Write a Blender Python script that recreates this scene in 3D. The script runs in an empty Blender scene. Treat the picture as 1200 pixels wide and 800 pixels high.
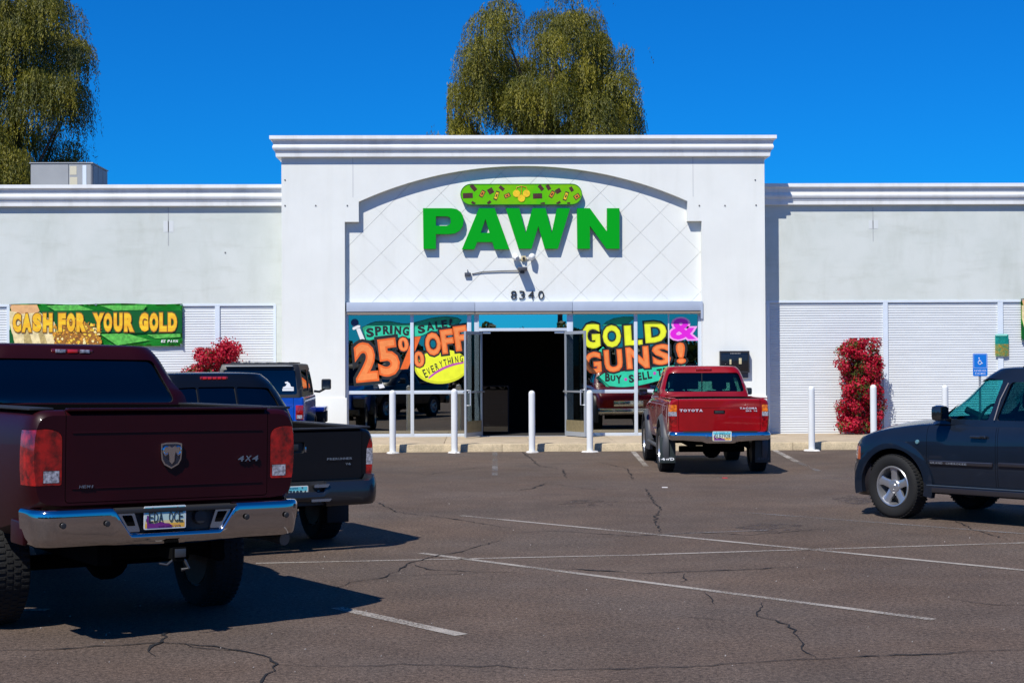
import bpy, bmesh, math, random
import numpy as np
from mathutils import Vector, Matrix, Euler
random.seed(7); np.random.seed(7)
R = math.radians
scene = bpy.context.scene
COL = scene.collection

# ------------------------------------------------------------------ camera
FPX, CAMH = 1800.0, 1.8
cam = bpy.data.cameras.new('camera'); camo = bpy.data.objects.new('camera', cam); COL.objects.link(camo)
cam.sensor_width = 36; cam.lens = FPX / 1200 * 36; cam.clip_start = .1; cam.clip_end = 8000
CAMM = (Matrix.Translation((0, 0, CAMH)) @ Matrix.Rotation(R(-1.3), 4, 'Z') @
        Matrix.Rotation(R(90) + math.atan(28 / FPX), 4, 'X') @ Matrix.Rotation(-.0045, 4, 'Z'))
camo.matrix_world = CAMM
scene.camera = camo
scene.render.resolution_x = 1024; scene.render.resolution_y = 682

# ------------------------------------------------------------------ light
SUN_AZ, SUN_EL = 31.0, 52.0      # azimuth: degrees to the left of straight behind the camera
world = bpy.data.worlds.new("World"); scene.world = world; world.use_nodes = True
wn = world.node_tree.nodes; wl = world.node_tree.links
for n in list(wn): wn.remove(n)
wo = wn.new('ShaderNodeOutputWorld'); bg = wn.new('ShaderNodeBackground')
sky = wn.new('ShaderNodeTexSky'); sky.sky_type = 'NISHITA'; sky.sun_disc = False
sky.sun_elevation = R(SUN_EL); sky.sun_rotation = R(180 + SUN_AZ)
sky.altitude = 300; sky.air_density = 1.0; sky.dust_density = .2; sky.ozone_density = 3.5
hs = wn.new('ShaderNodeVectorMath'); hs.operation = 'MULTIPLY'; hs.inputs[1].default_value = (.022, .49, 1.10)   # deep polarised desert blue, the same all round
wl.new(sky.outputs[0], hs.inputs[0]); wl.new(hs.outputs[0], bg.inputs[0])
bg.inputs[1].default_value = .1
wl.new(bg.outputs[0], wo.inputs[0])
sl = bpy.data.lights.new('sun', 'SUN'); slo = bpy.data.objects.new('sun', sl); COL.objects.link(slo)
sl.energy = 5.0; sl.angle = R(.5); sl.color = (1.0, .955, .875)
_a, _e = R(SUN_AZ), R(SUN_EL)
SUNDIR = Vector((-math.sin(_a) * math.cos(_e), -math.cos(_a) * math.cos(_e), math.sin(_e)))
slo.rotation_euler = SUNDIR.to_track_quat('Z', 'Y').to_euler()
slo.location = SUNDIR * 60
scene.view_settings.view_transform = 'Standard'; scene.view_settings.look = 'None'
scene.view_settings.exposure = .12; scene.view_settings.gamma = 1
scene.render.engine = 'CYCLES'
scene.cycles.max_bounces = 8; scene.cycles.transparent_max_bounces = 16

# ------------------------------------------------------------------ measuring helpers
def ray(px, py):
    return (CAMM.to_3x3() @ Vector(((px - 600) / FPX, -(py - 400) / FPX, -1)))
def at(px, py, Y):
    d = ray(px, py); t = Y / d.y
    return Vector((d.x * t, Y, CAMH + d.z * t))
def gnd(px, py, z=0.0):
    d = ray(px, py); t = (z - CAMH) / d.z
    return Vector((d.x * t, d.y * t, z))

# ------------------------------------------------------------------ materials
_m = {}
def mat(name, col, rough=.6, metal=0., coat=0., var=0., scale=3., bump=0., bscale=60., spec=.5, detail=5, col2=None, stretch=None, fine=0., bdist=.01):
    if name in _m: return _m[name]
    m = bpy.data.materials.new(name); m.use_nodes = True; nt = m.node_tree; b = nt.nodes['Principled BSDF']
    b.inputs['Roughness'].default_value = rough; b.inputs['Metallic'].default_value = metal
    b.inputs['Coat Weight'].default_value = coat; b.inputs['Coat Roughness'].default_value = .03
    b.inputs['Specular IOR Level'].default_value = spec
    c = (*col, 1); b.inputs['Base Color'].default_value = c
    tc = nt.nodes.new('ShaderNodeTexCoord'); src = tc.outputs['Object']
    if stretch:
        mp = nt.nodes.new('ShaderNodeMapping'); mp.inputs['Scale'].default_value = stretch
        nt.links.new(src, mp.inputs[0]); src = mp.outputs[0]
    if var or col2:
        n = nt.nodes.new('ShaderNodeTexNoise'); n.inputs['Scale'].default_value = scale; n.inputs['Detail'].default_value = detail
        n.inputs['Roughness'].default_value = .6
        nt.links.new(src, n.inputs['Vector'])
        rp = nt.nodes.new('ShaderNodeValToRGB')
        c2 = col2 or tuple(min(1, x * (1 + var)) for x in col)
        c1 = col if col2 else tuple(x * (1 - var) for x in col)
        rp.color_ramp.elements[0].position = .36; rp.color_ramp.elements[1].position = .64
        rp.color_ramp.elements[0].color = (*c1, 1); rp.color_ramp.elements[1].color = (*c2, 1)
        nt.links.new(n.outputs[0], rp.inputs[0]); out = rp.outputs[0]
        if fine:
            n2 = nt.nodes.new('ShaderNodeTexNoise'); n2.inputs['Scale'].default_value = bscale; n2.inputs['Detail'].default_value = 2
            nt.links.new(tc.outputs['Object'], n2.inputs['Vector'])
            mr = nt.nodes.new('ShaderNodeMapRange'); mr.inputs[1].default_value = .3; mr.inputs[2].default_value = .7
            mr.inputs[3].default_value = 1 - fine; mr.inputs[4].default_value = 1 + fine
            nt.links.new(n2.outputs[0], mr.inputs[0])
            mx = nt.nodes.new('ShaderNodeVectorMath'); mx.operation = 'SCALE'
            nt.links.new(out, mx.inputs[0]); nt.links.new(mr.outputs[0], mx.inputs['Scale']); out = mx.outputs[0]
        nt.links.new(out, b.inputs['Base Color'])
    if bump:
        n3 = nt.nodes.new('ShaderNodeTexNoise'); n3.inputs['Scale'].default_value = bscale; n3.inputs['Detail'].default_value = 4
        nt.links.new(src, n3.inputs['Vector'])
        bp = nt.nodes.new('ShaderNodeBump'); bp.inputs['Strength'].default_value = bump; bp.inputs['Distance'].default_value = bdist
        nt.links.new(n3.outputs[0], bp.inputs['Height']); nt.links.new(bp.outputs[0], b.inputs['Normal'])
    _m[name] = m; return m

def glass(name, tint, refl=.12, rough=.0, rtint=(1, 1, 1)):
    if name in _m: return _m[name]
    m = bpy.data.materials.new(name); m.use_nodes = True; nt = m.node_tree
    for n in list(nt.nodes): nt.nodes.remove(n)
    o = nt.nodes.new('ShaderNodeOutputMaterial'); mx = nt.nodes.new('ShaderNodeMixShader')
    tr = nt.nodes.new('ShaderNodeBsdfTransparent'); tr.inputs[0].default_value = (*tint, 1)
    gl = nt.nodes.new('ShaderNodeBsdfGlossy'); gl.inputs['Roughness'].default_value = rough; gl.inputs[0].default_value = (*rtint, 1)
    fr = nt.nodes.new('ShaderNodeFresnel'); fr.inputs[0].default_value = 1.5
    ad = nt.nodes.new('ShaderNodeMath'); ad.operation = 'ADD'; ad.use_clamp = True; ad.inputs[1].default_value = refl
    ge = nt.nodes.new('ShaderNodeNewGeometry'); fb = nt.nodes.new('ShaderNodeMath'); fb.operation = 'SUBTRACT'; fb.inputs[0].default_value = 1.0
    ml = nt.nodes.new('ShaderNodeMath'); ml.operation = 'MULTIPLY'
    nt.links.new(ge.outputs['Backfacing'], fb.inputs[1]); nt.links.new(fr.outputs[0], ad.inputs[0]); nt.links.new(ad.outputs[0], ml.inputs[0]); nt.links.new(fb.outputs[0], ml.inputs[1]); nt.links.new(ml.outputs[0], mx.inputs[0])
    nt.links.new(tr.outputs[0], mx.inputs[1]); nt.links.new(gl.outputs[0], mx.inputs[2]); nt.links.new(mx.outputs[0], o.inputs[0])
    _m[name] = m; return m

def worn_paint(name, col, cut=.45, scale=9.):
    if name in _m: return _m[name]
    m = mat(name, col, .75, var=.12, scale=6)
    nt = m.node_tree; b = nt.nodes['Principled BSDF']
    tc = nt.nodes.new('ShaderNodeTexCoord')
    n = nt.nodes.new('ShaderNodeTexNoise'); n.inputs['Scale'].default_value = scale * 6; n.inputs['Detail'].default_value = 6; n.inputs['Roughness'].default_value = .75
    n2 = nt.nodes.new('ShaderNodeTexNoise'); n2.inputs['Scale'].default_value = .9; n2.inputs['Detail'].default_value = 3
    nt.links.new(tc.outputs['Object'], n.inputs[0]); nt.links.new(tc.outputs['Object'], n2.inputs[0])
    ad = nt.nodes.new('ShaderNodeMath'); ad.operation = 'MULTIPLY_ADD'; ad.inputs[1].default_value = .5
    nt.links.new(n2.outputs[0], ad.inputs[0]); nt.links.new(n.outputs[0], ad.inputs[2])
    mr = nt.nodes.new('ShaderNodeMapRange'); mr.inputs[1].default_value = cut + .2; mr.inputs[2].default_value = cut + .38
    nt.links.new(ad.outputs[0], mr.inputs[0]); nt.links.new(mr.outputs[0], b.inputs['Alpha'])
    return m

# ------------------------------------------------------------------ mesh / object helpers
def smooth_by_angle(bm, ang=32):
    a = R(ang)
    for f in bm.faces: f.smooth = True
    for e in bm.edges:
        if len(e.link_faces) == 2:
            e.smooth = e.calc_face_angle(0) < a
        else: e.smooth = False

def finish(name, bm, mats, ang=32, recalc=True):
    if recalc: bmesh.ops.recalc_face_normals(bm, faces=bm.faces)
    smooth_by_angle(bm, ang)
    me = bpy.data.meshes.new(name); bm.to_mesh(me); bm.free()
    if not isinstance(mats, (list, tuple)): mats = [mats]
    for m in mats: me.materials.append(m)
    return me

def link(name, me, parent=None, loc=None, rot=None):
    o = bpy.data.objects.new(name, me); COL.objects.link(o)
    if parent is not None: o.parent = parent
    if loc is not None: o.location = loc
    if rot is not None: o.rotation_euler = rot
    return o

def tag(o, label=None, cat=None, group=None, kind=None):
    if label: o['label'] = label
    if cat: o['category'] = cat
    if group: o['group'] = group
    if kind: o['kind'] = kind
    return o

def thing(name, label, cat, loc=(0, 0, 0), rz=0, group=None):
    o = bpy.data.objects.new(name, None); COL.objects.link(o); o.empty_display_size = .2
    o.location = loc; o.rotation_euler = (0, 0, rz)
    return tag(o, label, cat, group)

def obj(name, bm, m, parent=None, ang=32, loc=None, rot=None, label=None, kind=None):
    o = link(name, finish(name, bm, m, ang), parent, loc, rot)
    if label: o['label'] = label
    if kind: o['kind'] = kind
    return o

def bx(bm, x0, x1, y0, y1, z0, z1, mi=0, bev=0.):
    r = bmesh.ops.create_cube(bm, size=1.0)
    vs = r['verts']
    for v in vs:
        v.co = Vector(((x0 + x1) / 2 + v.co.x * (x1 - x0), (y0 + y1) / 2 + v.co.y * (y1 - y0), (z0 + z1) / 2 + v.co.z * (z1 - z0)))
    fs = set(f for v in vs for f in v.link_faces)
    for f in fs: f.material_index = mi
    if bev:
        es = list(set(e for v in vs for e in v.link_edges))
        rr = bmesh.ops.bevel(bm, geom=es, offset=bev, segments=2, affect='EDGES', profile=.6)
        for f in rr['faces']: f.material_index = mi
    return vs
def box(x0, x1, y0, y1, z0, z1, bev=0.):
    bm = bmesh.new(); bx(bm, x0, x1, y0, y1, z0, z1, 0, bev); return bm

def tube(bm, pts, rad, n=8, mi=0, caps=True):
    pts = [Vector(p) for p in pts]
    if not isinstance(rad, (list, tuple)): rad = [rad] * len(pts)
    rings = []; up = Vector((0, 0, 1)); prev = None
    for i, p in enumerate(pts):
        d = (pts[min(i + 1, len(pts) - 1)] - pts[max(i - 1, 0)]).normalized()
        if prev is None:
            a = d.cross(up)
            if a.length < .05: a = d.cross(Vector((1, 0, 0)))
        else: a = prev - d * prev.dot(d)
        a.normalize(); prev = a; b = d.cross(a)
        rings.append([bm.verts.new(p + (a * math.cos(2 * math.pi * k / n) + b * math.sin(2 * math.pi * k / n)) * rad[i]) for k in range(n)])
    for r0, r1 in zip(rings, rings[1:]):
        for k in range(n):
            f = bm.faces.new((r0[k], r0[(k + 1) % n], r1[(k + 1) % n], r1[k])); f.material_index = mi
    if caps:
        bm.faces.new(rings[0]).material_index = mi; bm.faces.new(rings[-1][::-1]).material_index = mi

def lathe(bm, prof, n=32, axis='Z', c=(0, 0, 0), mi=0, closed=False):
    """prof: (r, h) pairs; revolved about axis through c"""
    c = Vector(c); rings = []
    for r, h in prof:
        ring = []
        for k in range(n):
            a = 2 * math.pi * k / n; u, v = r * math.cos(a), r * math.sin(a)
            p = {'Z': (u, v, h), 'Y': (u, h, v), 'X': (h, u, v)}[axis]
            ring.append(bm.verts.new(c + Vector(p)))
        rings.append(ring)
    prs = list(zip(rings, rings[1:]))
    if closed: prs.append((rings[-1], rings[0]))
    for r0, r1 in prs:
        for k in range(n):
            f = bm.faces.new((r0[k], r0[(k + 1) % n], r1[(k + 1) % n], r1[k])); f.material_index = mi
    if not closed:
        for rg in (rings[0], rings[-1]):
            f = bm.faces.new(rg); f.material_index = mi
    return rings

def prism(poly, plane, a, b, m=None, name='cut'):
    """poly in plane 'xz' extruded along y from a to b, 'yz' along x, 'xy' along z -> mesh"""
    bm = bmesh.new()
    def P(u, v, w): return {'xz': (u, w, v), 'yz': (w, u, v), 'xy': (u, v, w)}[plane]
    v0 = [bm.verts.new(P(u, v, a)) for u, v in poly]; v1 = [bm.verts.new(P(u, v, b)) for u, v in poly]
    n = len(poly)
    bm.faces.new(v0); bm.faces.new(v1[::-1])
    for i in range(n): bm.faces.new((v0[i], v0[(i + 1) % n], v1[(i + 1) % n], v1[i]))
    return finish(name, bm, m or [])

def rnd(poly, r, seg=4):
    """round polygon corners"""
    out = []; n = len(poly)
    for i in range(n):
        p0, p, p1 = Vector(poly[i - 1]).to_2d(), Vector(poly[i]).to_2d(), Vector(poly[(i + 1) % n]).to_2d()
        rr = r[i] if isinstance(r, (list, tuple)) else r
        d0, d1 = (p0 - p), (p1 - p); l0, l1 = d0.length, d1.length
        q = min(rr, l0 * .49, l1 * .49)
        if q < 1e-4: out.append((p.x, p.y)); continue
        a, b = p + d0 / l0 * q, p + d1 / l1 * q
        for k in range(seg + 1):
            t = k / seg; c = a * (1 - t) ** 2 + p * 2 * t * (1 - t) + b * t * t; out.append((c.x, c.y))
    return out

def inset(poly, d):
    n = len(poly); A = sum(poly[i][0] * poly[(i + 1) % n][1] - poly[(i + 1) % n][0] * poly[i][1] for i in range(n))
    s = 1 if A > 0 else -1; out = []
    for i in range(n):
        p0, p, p1 = Vector(poly[i - 1]), Vector(poly[i]), Vector(poly[(i + 1) % n])
        e0 = (p - p0); e1 = (p1 - p)
        if e0.length < 1e-6 or e1.length < 1e-6: out.append(tuple(p)); continue
        e0.normalize(); e1.normalize()
        n0 = Vector((-e0.y, e0.x)) * s; n1 = Vector((-e1.y, e1.x)) * s
        m = (n0 + n1); L = m.length
        if L < .1: out.append(tuple(p)); continue
        m /= L; k = d / max(.35, m.dot(n0)); out.append((p.x + m.x * k, p.y + m.y * k))
    return out

def mesh_bounds(me):
    co = np.empty(len(me.vertices) * 3); me.vertices.foreach_get('co', co); co = co.reshape(-1, 3)
    return co.min(0), co.max(0)
def boolm(a, b, op='DIFFERENCE'):
    """boolean on meshes, returns a new mesh"""
    oa = bpy.data.objects.new('tmp_a', a); ob = bpy.data.objects.new('tmp_b', b)
    COL.objects.link(oa); COL.objects.link(ob)
    md = oa.modifiers.new('b', 'BOOLEAN'); md.operation = op; md.object = ob; md.solver = 'EXACT'
    try: md.material_mode = 'TRANSFER'
    except Exception: pass
    def ext(m):
        lo, hi = mesh_bounds(m); return float(np.prod(hi - lo + 1e-3))
    va = ext(a); best = None
    for tr in range(9):
        if tr: ob.location = (2.3e-4 * tr, 1.7e-4 * ((-1) ** tr) * tr, 1.1e-4 * tr)
        md.use_self = tr in (3, 6); md.solver = 'EXACT'
        dg = bpy.context.evaluated_depsgraph_get(); dg.update()
        me = bpy.data.meshes.new_from_object(oa.evaluated_get(dg), preserve_all_data_layers=False, depsgraph=dg)
        n = len(me.vertices)
        ok = n > 0 and (op != 'DIFFERENCE' or (ext(me) > .7 * va and n > .45 * len(a.vertices))) and (op != 'INTERSECT' or ext(me) < .9 * va or va < .05)
        if best is None or n > len(best.vertices): best = me
        if ok: best = me; break
    me = best
    if tr: print('BOOL retry', op, tr, len(a.vertices), len(me.vertices), ok)
    bpy.data.objects.remove(oa); bpy.data.objects.remove(ob)
    return me

def reshade(me, ang=32):
    bm = bmesh.new(); bm.from_mesh(me)
    bmesh.ops.remove_doubles(bm, verts=bm.verts, dist=1e-5)
    smooth_by_angle(bm, ang); bm.to_mesh(me); bm.free(); return me

_tc = {}
def curve_mesh(cu):
    o = bpy.data.objects.new('tmp_c', cu); COL.objects.link(o)
    dg = bpy.context.evaluated_depsgraph_get(); dg.update()
    me = bpy.data.meshes.new_from_object(o.evaluated_get(dg), depsgraph=dg)
    bpy.data.objects.remove(o); return me
def glyph_mesh(ch, off, ext=0.0):
    k = (ch, off, ext)
    if k in _tc: return _tc[k]
    cu = bpy.data.curves.new('glyph', 'FONT'); cu.body = ch; cu.size = 1; cu.offset = off; cu.extrude = ext
    cu.fill_mode = 'BOTH'; cu.resolution_u = 3
    me = curve_mesh(cu); _tc[k] = me; return me
def add_glyph(bm, ch, c, w, h, rot, layers, y0, shear=0., step=.0015, ext=0.0, fit=.02):
    """layers: list of (offset, material index) back to front. c=(x,z) centre. letter stands in the XZ plane, facing -Y"""
    lo, hi = mesh_bounds(glyph_mesh(ch, fit))
    sx = w / max(1e-3, hi[0] - lo[0]); sz = h / max(1e-3, hi[1] - lo[1]); cx, cz = (lo[0] + hi[0]) / 2, (lo[1] + hi[1]) / 2
    ca, sa = math.cos(rot), math.sin(rot)
    for i, (off, mi) in enumerate(layers):
        me = glyph_mesh(ch, off, ext); n0 = len(bm.verts); nf = len(bm.faces)
        bm.from_mesh(me); bm.verts.ensure_lookup_table(); bm.faces.ensure_lookup_table()
        for v in bm.verts[n0:]:
            x, z = (v.co.x - cx) * sx, (v.co.y - cz) * sz; x += shear * z
            v.co = Vector((c[0] + x * ca - z * sa, y0 - i * step - v.co.z * (1 if ext == 0 else 1), c[1] + x * sa + z * ca))
        for f in bm.faces[nf:]: f.material_index = mi
def shape_bm(outlines, y0, y1, mi=0, bm=None):
    """filled 2-D outlines (x,z), inner ones are holes; a slab from y0 (front) to y1"""
    cu = bpy.data.curves.new('shape', 'CURVE'); cu.dimensions = '2D'; cu.fill_mode = 'BOTH'; cu.extrude = abs(y1 - y0) / 2
    for ol in outlines:
        s = cu.splines.new('POLY'); s.points.add(len(ol) - 1); s.use_cyclic_u = True
        for p, q in zip(s.points, ol): p.co = (q[0], q[1], 0, 1)
    me = curve_mesh(cu)
    if bm is None: bm = bmesh.new()
    n0 = len(bm.verts); nf = len(bm.faces); bm.from_mesh(me); bm.verts.ensure_lookup_table(); bm.faces.ensure_lookup_table()
    ym = (y0 + y1) / 2
    for v in bm.verts[n0:]: v.co = Vector((v.co.x, ym - v.co.z, v.co.y))
    bmesh.ops.remove_doubles(bm, verts=bm.verts[n0:], dist=1e-5)
    bm.faces.ensure_lookup_table()
    for f in bm.faces[nf:]: f.material_index = mi
    return bm
def pchip(xs, ys, x):
    xs, ys, x = np.array(xs, float), np.array(ys, float), np.array(x, float)
    h = np.diff(xs); d = np.diff(ys) / h; m = np.zeros(len(xs))
    for i in range(1, len(xs) - 1):
        if d[i - 1] * d[i] > 0: m[i] = 2 * d[i - 1] * d[i] / (d[i - 1] + d[i])
    m[0], m[-1] = d[0], d[-1]
    i = np.clip(np.searchsorted(xs, x) - 1, 0, len(xs) - 2); t = (x - xs[i]) / h[i]
    return ((2 * t ** 3 - 3 * t ** 2 + 1) * ys[i] + (t ** 3 - 2 * t ** 2 + t) * h[i] * m[i] + (-2 * t ** 3 + 3 * t ** 2) * ys[i + 1] + (t ** 3 - t ** 2) * h[i] * m[i + 1])
def ell(cx, cz, rx, rz, n=28, rot=0.):
    return [(cx + rx * math.cos(2 * math.pi * k / n) * math.cos(rot) - rz * math.sin(2 * math.pi * k / n) * math.sin(rot),
             cz + rx * math.cos(2 * math.pi * k / n) * math.sin(rot) + rz * math.sin(2 * math.pi * k / n) * math.cos(rot)) for k in range(n)]
sgw = mat('sign_white', (.8, .82, .85), .5)
# ================================================================== SITE: ground, kerb, building
F = 35.4; WING = F + .8; REC = F + .16; GL = F + .18
HK = .16; YK = 32.1
asph = mat('asphalt', (.066, .054, .053), .9, bump=.6, bscale=55, bdist=.012)
def asphalt_nodes(m):
    nt = m.node_tree; b = nt.nodes['Principled BSDF']; tc = nt.nodes.new('ShaderNodeTexCoord')
    def noise(s, d=4, r=.6):
        n = nt.nodes.new('ShaderNodeTexNoise'); n.inputs['Scale'].default_value = s; n.inputs['Detail'].default_value = d; n.inputs['Roughness'].default_value = r
        nt.links.new(tc.outputs['Object'], n.inputs[0]); return n.outputs[0]
    def rng(v, a, b_, c, d):
        r = nt.nodes.new('ShaderNodeMapRange'); nt.links.new(v, r.inputs[0])
        for i, q in zip((1, 2, 3, 4), (a, b_, c, d)): r.inputs[i].default_value = q
        return r.outputs[0]
    def mul(a, c):
        n = nt.nodes.new('ShaderNodeMath'); n.operation = 'MULTIPLY'; nt.links.new(a, n.inputs[0]); nt.links.new(c, n.inputs[1]); return n.outputs[0]
    big = rng(noise(.22, 4), .35, .65, .84, 1.14)
    mid = rng(noise(1.6, 5, .65), .3, .7, .84, 1.14)
    small = rng(noise(30, 4, .75), .3, .7, .35, 1.75)
    tiny = rng(noise(95, 2, .7), .35, .68, .55, 1.5)
    vo = nt.nodes.new('ShaderNodeTexVoronoi'); vo.inputs['Scale'].default_value = 38; nt.links.new(tc.outputs['Object'], vo.inputs['Vector'])
    stone = rng(vo.outputs['Distance'], .02, .13, 2.4, 1.0)
    fac = mul(mul(mul(big, mid), mul(small, tiny)), stone)
    mix = nt.nodes.new('ShaderNodeMix'); mix.data_type = 'RGBA'
    mix.inputs['A'].default_value = (.100, .070, .052, 1); mix.inputs['B'].default_value = (.097, .074, .060, 1)
    nt.links.new(rng(noise(.5, 3), .35, .65, 0, 1), mix.inputs['Factor'])
    vm = nt.nodes.new('ShaderNodeVectorMath'); vm.operation = 'SCALE'; nt.links.new(mix.outputs['Result'], vm.inputs[0]); nt.links.new(fac, vm.inputs['Scale'])
    nt.links.new(vm.outputs[0], b.inputs['Base Color'])
    b.inputs['Specular IOR Level'].default_value = .25
asphalt_nodes(asph)
# ground: one sheet to the horizon, finer near the lot
bm = bmesh.new()
S = 4000
vs = [bm.verts.new(p) for p in ((-S, -S, 0), (S, -S, 0), (S, S, 0), (-S, S, 0))]; bm.faces.new(vs)
ground = obj('ground', bm, asph); tag(ground, 'brownish grey worn asphalt parking lot', kind='structure')

lp = worn_paint('faded_line_paint', (.34, .305, .265), .41)
lp2 = worn_paint('very_faded_line_paint', (.2, .19, .185), .5)
def strip(p, q, w, m, name='parking_line', z=.004, w2=None):
    p, q = Vector(p), Vector(q); d = (q - p); L = d.length; d.normalize(); n = Vector((-d.y, d.x, 0))
    bm = bmesh.new(); K = max(2, int(L / .3)); prev = None
    for k in range(K + 1):
        c = p + d * L * k / K; ww = (w + (w2 - w) * k / K if w2 else w) * (1 + random.uniform(-.05, .05)) / 2
        a, b = bm.verts.new((c + n * ww).to_2d().to_3d() + Vector((0, 0, z))), bm.verts.new((c - n * ww).to_2d().to_3d() + Vector((0, 0, z)))
        if prev: bm.faces.new((prev[0], prev[1], b, a))
        prev = (a, b)
    return obj(name, bm, m, ground)
for a, b, w, m in [((540, 604), (1215, 669.5), .085, lp), ((493, 648), (1095, 726), .085, lp), ((842, 598), (1210, 626), .09, lp2),
                   ((300, 660), (760, 650), .055, lp), ((760, 649.7), (1215, 635.5), .065, lp), ((395, 712), (541, 744), .11, lp),
                   ((580, 529), (580, 557), .1, lp2), ((742, 529), (757, 546), .1, lp), ((903, 525), (934, 541), .12, lp), ((934, 541), (960, 552), .1, lp2),
                   ((22, 714), (56, 714.5), .1, lp), ((720, 628), (900, 621), .05, lp2), ((1000, 560), (930, 560), .06, lp2)]:
    strip(gnd(*a), gnd(*b), w, m)
crackm = mat('crack_filler', (.008, .007, .007), .95)
cr = [
 [(-20, 763), (60, 761), (130, 757), (190, 753), (250, 757), (300, 765)],
 [(190, 738), (196, 746), (175, 760), (182, 769)], [(205, 753), (240, 760), (290, 764), (308, 768), (325, 778), (312, 790), (303, 806)],
 [(325, 779), (400, 781), (470, 778), (600, 782), (650, 785), (800, 782), (900, 775), (1000, 770), (1120, 765), (1210, 760)],
 [(893, 706), (887, 722), (925, 732), (934, 745), (945, 765), (957, 773)],
 [(802, 672), (797, 683)], [(825, 694), (837, 708)], [(757, 572), (762, 582), (773, 596), (767, 612), (776, 624)],
 [(1110, 701), (1140, 706), (1168, 709), (1210, 709)], [(1115, 608), (1145, 622), (1180, 632)],
 [(586, 633), (545, 645), (510, 652), (481, 659), (468, 668), (452, 676), (410, 682), (393, 692)],
 [(440, 588), (465, 600), (525, 607), (600, 619)], [(480, 660), (500, 667), (560, 670), (610, 671)], [(452, 675), (520, 673), (580, 671)],
 [(612, 529), (632, 546), (660, 550), (663, 560)], [(600, 575), (625, 572), (640, 566)], [(632, 546), (560, 548), (500, 556), (470, 552)],
 [(600, 625), (650, 622), (740, 628), (820, 624), (880, 627), (960, 620)], [(796, 722), (850, 727)], [(870, 604), (905, 600)], [(700, 541), (735, 549), (742, 562)],
 [(640, 665), (760, 672), (850, 668), (950, 664)], [(985, 545), (1010, 547)], [(640, 566), (700, 574), (757, 572)]]
rc = random.Random(3)
for pl in cr:
    pts = [gnd(*p) for p in pl]; fine = [pts[0]]
    for p, q in zip(pts, pts[1:]):
        L = (q - p).length; K = max(1, int(L / .09)); n = Vector((-(q - p).y, (q - p).x, 0)).normalized()
        for k in range(1, K + 1):
            fine.append(p.lerp(q, k / K) + n * rc.gauss(0, .018) * (0 if k == K else 1))
    bm = bmesh.new(); prev = None; N = len(fine); wb = rc.uniform(.55, 1.1)
    for i, c in enumerate(fine):
        d = (fine[min(i + 1, N - 1)] - fine[max(i - 1, 0)]); n = Vector((-d.y, d.x, 0)).normalized()
        w = wb * (.0035 + abs(rc.gauss(0, .0065))) * min(1, .25 + i / 6, .25 + (N - 1 - i) / 6)
        if c.y > 20: w *= 1.25
        a, b = bm.verts.new((c.x + n.x * w, c.y + n.y * w, .006)), bm.verts.new((c.x - n.x * w, c.y - n.y * w, .006))
        if prev: bm.faces.new((prev[0], prev[1], b, a))
        prev = (a, b)
    obj('crack', bm, crackm, ground)
# oil spots and repaired patches: irregular thin stains
def blot(px, py, rx, ry, m, name, seed, n=36):
    c = gnd(px, py); q = random.Random(seed); ph = [q.uniform(0, 6.28) for _ in range(4)]
    bm = bmesh.new(); vs = []
    for k in range(n):
        a = 2 * math.pi * k / n; r_ = 1 + .22 * math.sin(2 * a + ph[0]) + .14 * math.sin(5 * a + ph[1]) + .08 * math.sin(9 * a + ph[2]) + q.uniform(-.05, .05)
        vs.append(bm.verts.new((c.x + rx * r_ * math.cos(a), c.y + ry * r_ * math.sin(a), .003)))
    bm.faces.new(vs); return obj(name, bm, m, ground)
stain = worn_paint('oil_stain', (.070, .052, .043), .52, 1.2)
for k, a in enumerate([(690, 590, .4, .5), (905, 618, .3, .5), (1010, 585, .4, .6)]): blot(*a, stain, 'oil_stain', k)
# a few pebbles / litter specks
bm = bmesh.new()
for k in range(110):
    c = gnd(rc.uniform(0, 1200), rc.uniform(560, 800)); s = rc.uniform(.003, .007)
    r = bmesh.ops.create_icosphere(bm, subdivisions=1, radius=s, matrix=Matrix.Translation(c + Vector((0, 0, s * .6))))
o = obj('gravel_specks', bm, mat('pale_stone', (.3, .27, .25), .9, var=.3, scale=8), ground, kind='stuff')
bits = [tag(obj('paper_scrap', box(-.04, .04, -.03, .03, 0, .008), mat('scrap_white', (.7, .68, .65), .8), loc=gnd(779, 571)), 'tiny white paper scrap on the asphalt behind the red pickup', 'litter'),
        tag(obj('red_petal_scrap', box(-.035, .045, -.03, .03, 0, .01), mat('scrap_red', (.5, .02, .04), .8), loc=gnd(849, 560)), 'tiny red scrap on the asphalt just behind the red pickup', 'litter')]

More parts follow.
